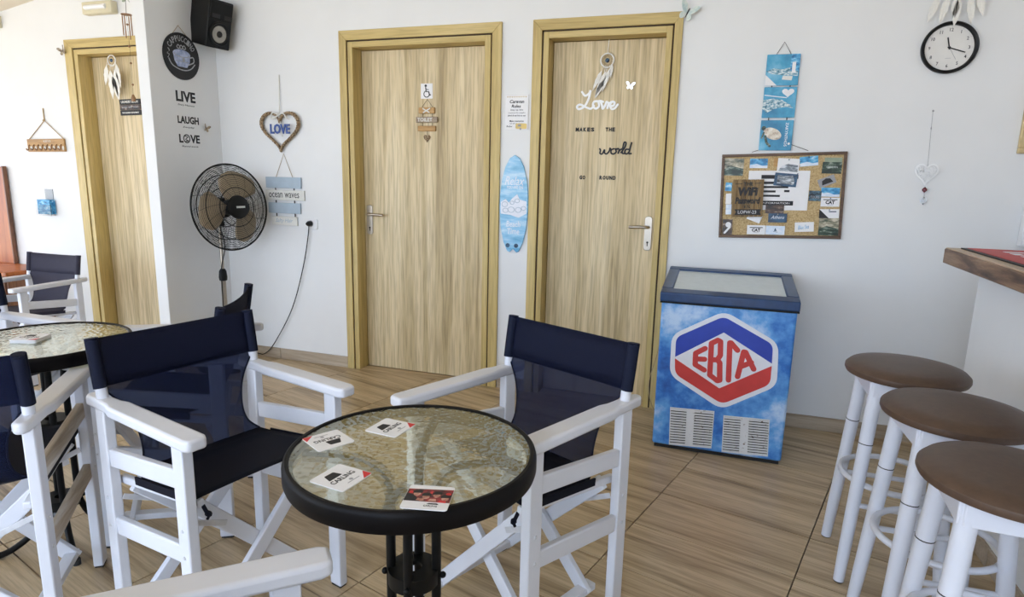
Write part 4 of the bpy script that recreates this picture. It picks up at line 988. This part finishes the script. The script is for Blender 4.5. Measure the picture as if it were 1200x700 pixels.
for k, (x, z, w_, h_, a) in CARDS.items():
    lev += 1; nm, lb, mt_ = LAB[k]; yy = -.0082-.00035*lev
    p = BM @ Vector((x, yy, z))
    t = thing(nm, lb, 'card' if 'card' in nm else 'paper', p, rot=(0, BA-rad(a), 0), group='papers pinned on the cork board')
    MB().box(-w_/2, w_/2, -.0003, 0, -h_/2, h_/2).build('sheet', M[mt_], t, smooth=False)
    f0, f1 = -.0007, -.0003
    if k == 'poster':
        q = MB()
        for x0, x1, z0, z1 in ((-.082, .09, .058, .077), (-.078, .0, .032, .044), (-.078, .048, .012, .022), (-.078, -.010, -.010, .0), (-.078, .012, -.032, -.022), (-.078, .076, -.074, -.052), (.03, .055, -.008, .003)):
            q.box(x0, x1, f0, f1, z0, z1)
        q.build('print_block', M['ink'], t, smooth=False)
        text('lettering', 'INFORMATION', .13, .009, M['paper'], t, (-.005, f0, -.063), 'xz', 0, 0, 0, .0003)
    elif k == 'bw_photo': MB().prism([(-.045, -.025), (-.03, .0), (.0, .012), (.045, .006), (.046, -.026)], f0, f1).build('photo', M['p_bw'], t, smooth=False)
    elif k == 'mount': MB().prism([(-.038, -.02), (-.040, .022), (-.01, .018), (.03, .024), (.042, -.002), (.040, -.022)], f0, f1).build('photo', M['p_bw'], t, smooth=False)
    elif k.startswith('cat'):
        q = MB(); q.ribbon([(-.030, .012), (.030, .012)], .004, f0, f1); q.build('bar_mark', M['ink'], t, smooth=False)
        text('lettering', 'CAT', .042, .018, M['ink'], t, (0, f1, -.001), 'xz', 0, .05, 0, .0004)
        MB().ribbon([(-.012, -.014), (.014, -.014)], .002, f0, f1).build('small_print', M['grey'], t, smooth=False)
    elif k == 'tri':
        MB().prism([(-w_/2, h_/2), (-w_/2, -h_/2), (0, -h_/2)], f0, f1).build('dark_corner', M['ink'], t, smooth=False); MB().ribbon([(0, .01), (.03, .01)], .005, f0, f1).build('mark', M['p_navy'], t, smooth=False)
    elif k in ('beige_top', 'beige_low'): MB().prism([(-w_/2, -h_/2), (-w_/2, -.012), (-.01, .004), (w_/2, -.008), (w_/2, -h_/2)], f0, f1).build('green_foreground', M['p_dgreen'], t, smooth=False)
    elif k == 'navy': text('lettering', 'Athena', .062, .017, M['logowhite'], t, (0, f1, .004), 'xz', 0, 0, .35, .0004)
    elif k == 'dgreen': text('lettering', 'GARDEN', .05, .009, M['silverletter'], t, (0, f1, .004), 'xz', 0, 0, 0, .0004)
    elif k == 'wb': text('lettering', 'Blue Sea', .05, .02, M['p_sea'], t, (-.004, f1, 0), 'xz', .1, 0, .35, .0004)
    elif k == 'hut':
        MB().prism([(-.026, -.012), (-.02, .008), (0, .015), (.018, .008), (.026, -.012)], f0, f1).build('hut_mark', M['ink'], t, smooth=False)
    elif k == 'pale': MB().prism([(-.006, -.004), (.008, -.004), (0, .012)], f0, f1).ribbon([(-.008, -.007), (.012, -.009)], .002, f0, f1).build('boat_mark', M['p_navy'], t, smooth=False)
    elif k in ('sea_photo', 'wave', 'fish'): MB().prism([(-w_/2, -h_/2), (-w_/2, -h_*.2), (-w_*.1, -h_*.05), (w_*.2, -h_*.25), (w_/2, -h_*.2), (w_/2, -h_/2)], f0, f1).build('foam_print', M['p_pale'], t, smooth=False)
    elif k == 'black': text('lettering', 'TOURS', .04, .012, M['chalk'], t, (0, f1, -.006), 'xz', 0, 0, 0, .0004)
    elif k == 'sl4':
        MB().prism(disc(.004, .012, .014, 12), f0, f1).ribbon([(-.012, -.03), (.012, .0)], .01, f0, f1).build('figure_print', M['paper'], t, smooth=False)
    if k in ('poster', 'bw_photo', 'fish', 'sea_photo', 'cat1', 'tri', 'navy', 'mount'):
        MB().ball((w_*.3 if k == 'poster' else 0, -.004, h_*.42), .0032, 8).build('pin', M['p_navy'] if k != 'navy' else M['steel'], t)
x, z, w_, h_ = -.1553, -.0092, .1478, .1882
t = thing('wifi_sign', 'striped wooden wifi password sign with chalk strip, on the cork board', 'sign', BM @ Vector((x, -.021, z)), rot=(0, BA, 0))
for k in range(7):
    MB().box(-w_/2+w_*k/7+.0006, -w_/2+w_*(k+1)/7-.0006, -.009, 0, -h_/2, h_/2).build('slat', M['wifiwood'], t, bevel=.001)
text('lettering', 'THE', .046, .018, M['ink'], t, (0, -.009, .072), 'xz', 0, .04); text('lettering', 'WiFi', .096, .044, M['ink'], t, (0, -.009, .034), 'xz', 0, .06, .15)
text('lettering', 'Password', .122, .034, M['ink'], t, (0, -.009, -.012), 'xz', 0, .05, .2); text('lettering', 'IS', .030, .014, M['ink'], t, (0, -.009, -.043), 'xz', 0, .01)
q = MB(); q.ribbon([(-.062, .072), (-.03, .073)], .003, -.0096, -.009); q.ribbon([(.03, .074), (.062, .076)], .003, -.0096, -.009); q.build('rule_lines', M['ink'], t, smooth=False)
st_ = MB().prism([(-.062, -.085), (.068, -.085), (.060, -.070), (.068, -.056), (-.062, -.056), (-.054, -.070)], -.0105, -.009).build('chalk_strip', M['ink'], t, smooth=False)
text('lettering', 'LOFW-23', .088, .016, M['paper'], st_, (0, -.0105, -.070), 'xz', 0, 0)

tr_ = thing('canvas_trio', 'three blue holiday picture boards hanging in a column above the cork board', 'picture', (2.213, 0, 0))
for i, zc in enumerate((1.824, 1.671, 1.513)):
    bd = MB().box(-.0755, .0755, -.012, -.002, zc-.073, zc+.073).build('picture_board', M['p_azure'], tr_, bevel=.0015)
    f0, f1 = -.0128, -.0119
    if i == 0:
        MB().prism([(-.0755, zc-.073), (-.0755, zc-.022), (-.02, zc-.073)], f0, f1).build('quay_print', M['paper'], bd, smooth=False)
        MB().prism([(-.075, zc-.005), (-.04, zc+.008), (0, zc+.002), (.03, zc+.010), (.07, zc-.002), (.07, zc-.03), (0, zc-.025), (-.05, zc-.018)], f0, f1).build('harbour_print', M['coast'], bd, smooth=False)
        MB().box(.034, .0745, f0-.0004, f1, zc-.005, zc+.072).build('blue_panel', M['p_sea'], bd, smooth=False)
        text('lettering', 'I', .016, .05, M['paper'], bd, (.050, -.0128, zc+.01), 'xz', 0, .03)
        MB().prism([(.0, zc-.045), (.045, zc-.050), (.048, zc-.03), (.004, zc-.028)], f0-.0004, f1).build('boat_print', M['cream'], bd, smooth=False)
    elif i == 1:
        MB().prism([(.035+a, zc+.043+c) for a, c in heart_path(.056, .042, 24)], f0-.0004, f1).build('heart_print', M['paper'], bd, smooth=False)
        MB().prism([(-.0755, zc+.012), (-.03, zc+.018), (.01, zc+.012), (.05, zc-.012), (.066, zc-.028), (.03, zc-.022), (-.02, zc-.030), (-.055, zc-.05), (-.0755, zc-.03)], f0, f1).build('cliff_print', M['coast'], bd, smooth=False)
        MB().ribbon([(-.07, zc+.035), (-.02, zc+.028), (.03, zc+.022)], .004, f0, f1).build('cloud_print', M['paper'], bd, smooth=False)
    else:
        MB().prism([(-.018+.042*cos(a)*(1), zc+.008+.028*sin(a)-.25*.042*cos(a)) for a in [2*PI*k/24 for k in range(24)]], f0, f1).build('turtle_shell_print', M['shell'], bd, smooth=False)
        q = MB(); q.prism(disc(-.060, zc+.034, .011, 14), f0, f1); q.ribbon([(-.05, zc-.005), (-.042, zc-.035), (-.026, zc-.052)], .012, f0, f1); q.ribbon([(-.058, zc+.012), (-.066, zc-.012)], .009, f0, f1); q.build('turtle_limbs_print', M['p_dgreen'], bd, smooth=False)
        text('lettering', 'ZAKYNTHOS', .115, .013, M['paper'], bd, (.046, -.012, zc+.004), 'xz', -PI/2, .01)
        MB().prism(disc(.062, zc-.040, .006, 10), f0, f1).build('logo_print', M['paper'], bd, smooth=False)
q = MB(); q.tube([(-.035, -.006, 1.895), (-.002, -.003, 1.955), (.032, -.006, 1.897)], .0014, 5)
for za in (1.7475, 1.592):
    for x in (-.042, .042): q.box(x-.0025, x+.0025, -.008, -.004, za-.008, za+.008)
q.tube([(-.065, -.006, 1.445), (-.105, -.006, 1.430)], .0014, 5); q.tube([(.072, -.006, 1.470), (.155, -.006, 1.440)], .0014, 5)
q.build('string', M['thread'], tr_)

# ------------------------------------------------------------------ clock and pendants on the right
cl = thing('wall_clock', 'round white wall clock with black rim at the upper right', 'clock', (2.905, 0, 1.900))
RY = Matrix.Rotation(PI/2, 4, 'X')
MB().lathe([(.096, .002), (.112, .002), (.1125, .020), (.108, .026), (.100, .022), (.0975, .014), (.096, .002)], 56, RY, False).build('rim', M['blackplastic'], cl)
MB().lathe([(0, .0079), (.098, .0079), (.098, .003), (0, .003)], 48, RY).build('dial', plain('dial_cream', (.78, .76, .72), .5, 0, .02), cl)
for k in range(1, 13):
    a = 2*PI*k/12; s_ = str(k)
    text('numeral', s_, None, .0145, M['ink'], cl, (.078*sin(a), -.0082, .078*cos(a)), 'xz', 0, .012, 0, .0004)
q = MB()
for k in range(60):
    a = 2*PI*k/60
    if k % 5 == 0: q.ribbon([(.090*sin(a), .090*cos(a)), (.093*sin(a), .093*cos(a))], .0012, -.0088, -.0081, cap=False)
q.ribbon([(-.010, -.045), (.012, -.045)], .0012, -.0088, -.0081); q.build('minute_marks', M['grey'], cl, smooth=False)
def hand(nm, deg, L, w_, y, mat):
    a = rad(deg); return MB().ribbon([(-.008*sin(a), -.008*cos(a)), (L*sin(a), L*cos(a))], w_, y-.0008, y, cap=False).build(nm, mat, cl, smooth=False)
hand('hour_hand', -14, .046, .0058, -.010, M['ink']); hand('minute_hand', 109, .068, .0048, -.012, M['ink']); hand('second_hand', 150, .060, .0014, -.014, M['grey'])
MB().lathe([(.005, .009), (.005, .016), (0, .0165)], 12, RY).build('hand_cap', M['ink'], cl)

dreamcatcher('pale feather dreamcatcher hanging above the wall clock, cut by the top edge', (2.905, -.026, 2.150), .05, .16,
             [(-.075, -.035, .30, .115, .03), (-.04, -.04, .18, .12, .03), (.004, -.045, .06, .125, .030), (.045, -.04, -.14, .12, .03), (.075, -.03, -.26, .10, .03), (-.01, -.05, -.06, .08, .03)])
hd = thing('heart_pendant', 'white filigree metal heart hanging on a thin chain right of the cork board', 'pendant', (2.887, 0, 1.335))
hp2 = heart_path(.092, .094, 40)
q = MB(); q.ribbon(hp2+[hp2[0]], .007, -.010, -.008, cap=False)
random.seed(3)
for k in range(110):
    u, v = random.uniform(-.034, .034), random.uniform(-.03, .032)
    if abs(u) > .030*(v+.05)/.06: continue
    r = random.uniform(.004, .007); s0 = random.uniform(0, 6)
    q.ribbon([(u+r*cos(s0+5*j/10), v+r*sin(s0+5*j/10)) for j in range(11)], .003, -.0098, -.0082, cap=False)
q.build('filigree_heart', M['brightwhite'], hd, smooth=False)
MB().tube([(.002, -.009, .034), (-.004, -.006, .17), (-.008, -.003, .288)], .0009, 5).ball((-.006, -.005, .21), .003, 8).ball((-.006, -.005, .216), .0022, 8).build('chain', M['grey'], hd)
MB().ball((-.008, -.006, .290), .0045, 8).build('pin', M['grey'], hd)
MB().lathe([(0, -.016), (.011, -.004), (.011, .002), (0, .014)], 8, Matrix.Translation((.003, -.01, -.070))).build('bead', M['burgundy'], hd)
crm, cnt, cbs = nodes('crystal'); cbs.inputs['Transmission Weight'].default_value = 1; cbs.inputs['Roughness'].default_value = .02
MB().lathe([(0, -.02), (.013, -.006), (.013, .006), (0, .02)], 8, Matrix.Translation((.004, -.012, -.122))).build('crystal', crm, hd, smooth=False)
MB().tube([(.003, -.01, -.084), (.004, -.011, -.104)], .0015, 5).build('wire', M['grey'], hd)
pf = thing('picture_frame', 'gold wooden picture frame just entering at the right edge above the counter', 'picture frame', (3.40, 0, 1.60))
for x0, x1, z0, z1 in ((-.17, .17, .14, .165), (-.17, .17, -.165, -.14), (-.17, -.145, -.139, .139), (.145, .17, -.139, .139)): MB().box(x0, x1, -.02, -.001, z0, z1).build('frame_bar', M['gold'], pf, bevel=.003)
MB().box(-.146, .146, -.008, -.001, -.141, .141).build('picture', M['p_town'], pf, smooth=False)
wb_ = thing('wall_box', 'white plastic box on the wall at the right edge behind the counter', 'box', (3.38, 0, 1.125))
MB().box(-.09, .09, -.05, -.001, -.105, .105).build('box_body', M['paper'], wb_, bevel=.006); MB().box(-.07, .07, -.054, -.050, -.085, .06).build('box_door', M['tubewhite'], wb_, bevel=.003)

# ------------------------------------------------------------------ left bay
AY = -.18
em_ = thing('emergency_light', 'cream emergency light box with white tube above the far left door', 'lamp', (-1.967, AY, 2.297))
MB().box(-.128, .128, -.05, -.001, -.038, .038).build('housing', M['beige'], em_, bevel=.006); MB().tube([(-.095, -.052, .002), (.085, -.052, .002)], .015, 12).build('tube', M['tubewhite'], em_)
wcm = thing('wind_chime', 'copper wind chime on a string hanging in front of the far left door', 'wind chime', (-1.636, -.30, 0))
MB().tube([(0, 0, 2.52), (.004, 0, 2.32), (0, 0, 2.222)], .0016, 5).build('string', M['thread'], wcm)
q = MB()
for a in (0, 1.3, 2.6, 3.9, 5.2): q.prism(crom([(0, 0), (.03*cos(a)+.008*sin(a), .02*sin(a)+.006), (.05*cos(a), .03*sin(a)), (.03*cos(a)-.008*sin(a), .02*sin(a)-.006)], 3, True), -.002, .002)
q.build('leaf_cluster', M['leaf'], wcm, smooth=False, loc=(.012, 0, 2.315))
MB().lathe([(.0, 2.222), (.030, 2.221), (.030, 2.215), (0, 2.214)], 20).build('top_disc', M['copper'], wcm)
for k in range(4):
    a = PI/2*k+.4; MB().tube([(.026*cos(a), .026*sin(a), 2.212), (.026*cos(a), .026*sin(a), 2.095-.02*(k % 2))], .0034, 8).build('chime_tube', M['copper'], wcm)
MB().tube([(0, 0, 2.212), (.004, 0, 2.0), (-.004, 0, 1.74)], .001, 4).build('clapper_string', M['thread'], wcm)
q = MB()
for z in (2.16, 2.03, 1.93, 1.80): q.ball((.001, 0, z), .007, 8)
q.lathe([(.012, -.02), (.014, .0), (.006, .022)], 10, Matrix.Translation((-.004, 0, 1.718))); q.build('bead', M['copper'], wcm)
ld = thing('door_sign', 'small black laundry room sign on the far left door below the dreamcatcher', 'sign', (-1.905, AY+LY, 1.688), rot=(0, rad(-1), 0))
for k, (mt_, tx) in enumerate((('ink', 'LAUNDRY ROOM'), ('p_dark', 'WASH  DRY  FOLD'), ('ink', 'THE CLEANING DEPARTMENT'))):
    bd = MB().box(-.092, .092, -.010, -.001, .034-.036*k-.017, .034-.036*k+.017).build('plank', M[mt_], ld, bevel=.001)
    text('lettering', tx, .15, .017 if k == 0 else .010, M['cream'] if k != 1 else M['grey'], bd, (0, -.010, .034-.036*k), 'xz', 0, .02)
kr = thing('key_rack', 'wooden key rack with a row of hooks hanging on a cord, left wall', 'rack', (-2.618, AY, 1.423), rot=(0, rad(-.8), 0))
rk = MB().box(-.183, .183, -.016, -.002, -.044, .044).build('plank', M['honey'], kr, bevel=.003)
text('lettering', 'KEYS', .07, .014, M['cream'], rk, (.02, -.016, .028), 'xz')
for k in range(8):
    x = -.158+.045*k; MB().tube(crom([(x, -.016, .004), (x, -.024, -.004), (x, -.026, -.022), (x, -.036, -.034), (x, -.044, -.022)], 3), .0042, 6).build('hook', M['copper'], kr)
    q = MB().prism(disc(x+.014, -.02, .010, 10, .016), -.0175, -.016).build('hook_plate', M['cream'], kr, smooth=False)
q = MB(); q.tube([(-.165, -.008, .044), (.003, -.004, .172), (.172, -.008, .044)], .003, 5); q.tube([(.003, -.004, .172), (.004, -.004, .255)], .004, 5); q.ball((.003, -.008, .172), .008, 8); q.build('cord', M['rope'], kr)
lh = thing('leaflet_holder', 'clear wall pocket holding blue leaflets below the key rack', 'holder', (-2.668, AY, .985))
crp, _, pbs = nodes('clear_plastic'); pbs.inputs['Transmission Weight'].default_value = 1; pbs.inputs['Roughness'].default_value = .05; pbs.inputs['IOR'].default_value = 1.2
MB().box(-.08, .075, -.048, -.046, -.06, .02).build('pocket_front', crp, lh, smooth=False); MB().box(-.03, .05, -.004, -.001, -.06, .13).build('back_plate', crp, lh, smooth=False)
for k in range(4):
    lo = tag(MB().box(-.055, .055, -.0015, .0015, -.05, .055).build('leaflet', M['p_sea'], smooth=False), 'foremost blue leaflet in the clear wall pocket' if k == 0 else 'blue leaflet tucked behind the foremost one in the clear wall pocket', 'leaflet', 'blue leaflets in the wall pocket')
    lo.location = (-2.672+.006*k, AY-.040+.008*k, .985); lo.rotation_euler = (0, 0, rad(6))
sb = thing('sideboard', 'low brown wooden cabinet by the left wall behind the grey chair', 'cabinet', (-3.1, -.35, 0))
MB().box(-.5, .38, -.15, .155, .05, .515).build('body', M['brownwood'], sb, bevel=.004); MB().box(-.52, .40, -.17, .16, .515, .545).build('top', M['redwood'], sb, bevel=.006)
MB().box(-.48, .36, -.13, .14, 0, .05).build('plinth', M['dark'], sb, smooth=False)
for x0, x1 in ((-.485, -.065), (-.055, .365)):
    dd = MB().box(x0, x1, -.164, -.150, .06, .505).build('door', M['brownwood'], sb, bevel=.004)
    MB().ball((x1-.03 if x0 < -.2 else x0+.03, -.172, .3), .009, 10).build('knob', M['steel'], dd)
rb = thing('wooden_panel', 'tall reddish wooden board standing on the low cabinet at the left edge', 'board', (-3.33, -.205, .545))
MB().box(-.27, .27, -.012, .012, 0, .72).build('panel', M['redwood'], rb, bevel=.004)
MB().box(.262, .275, -.014, .014, 0, .725).build('edge_strip', M['brownwood'], rb, bevel=.002)
MB().ball((.206, -.014, .68), .010, 8).build('peg', M['cream'], rb)
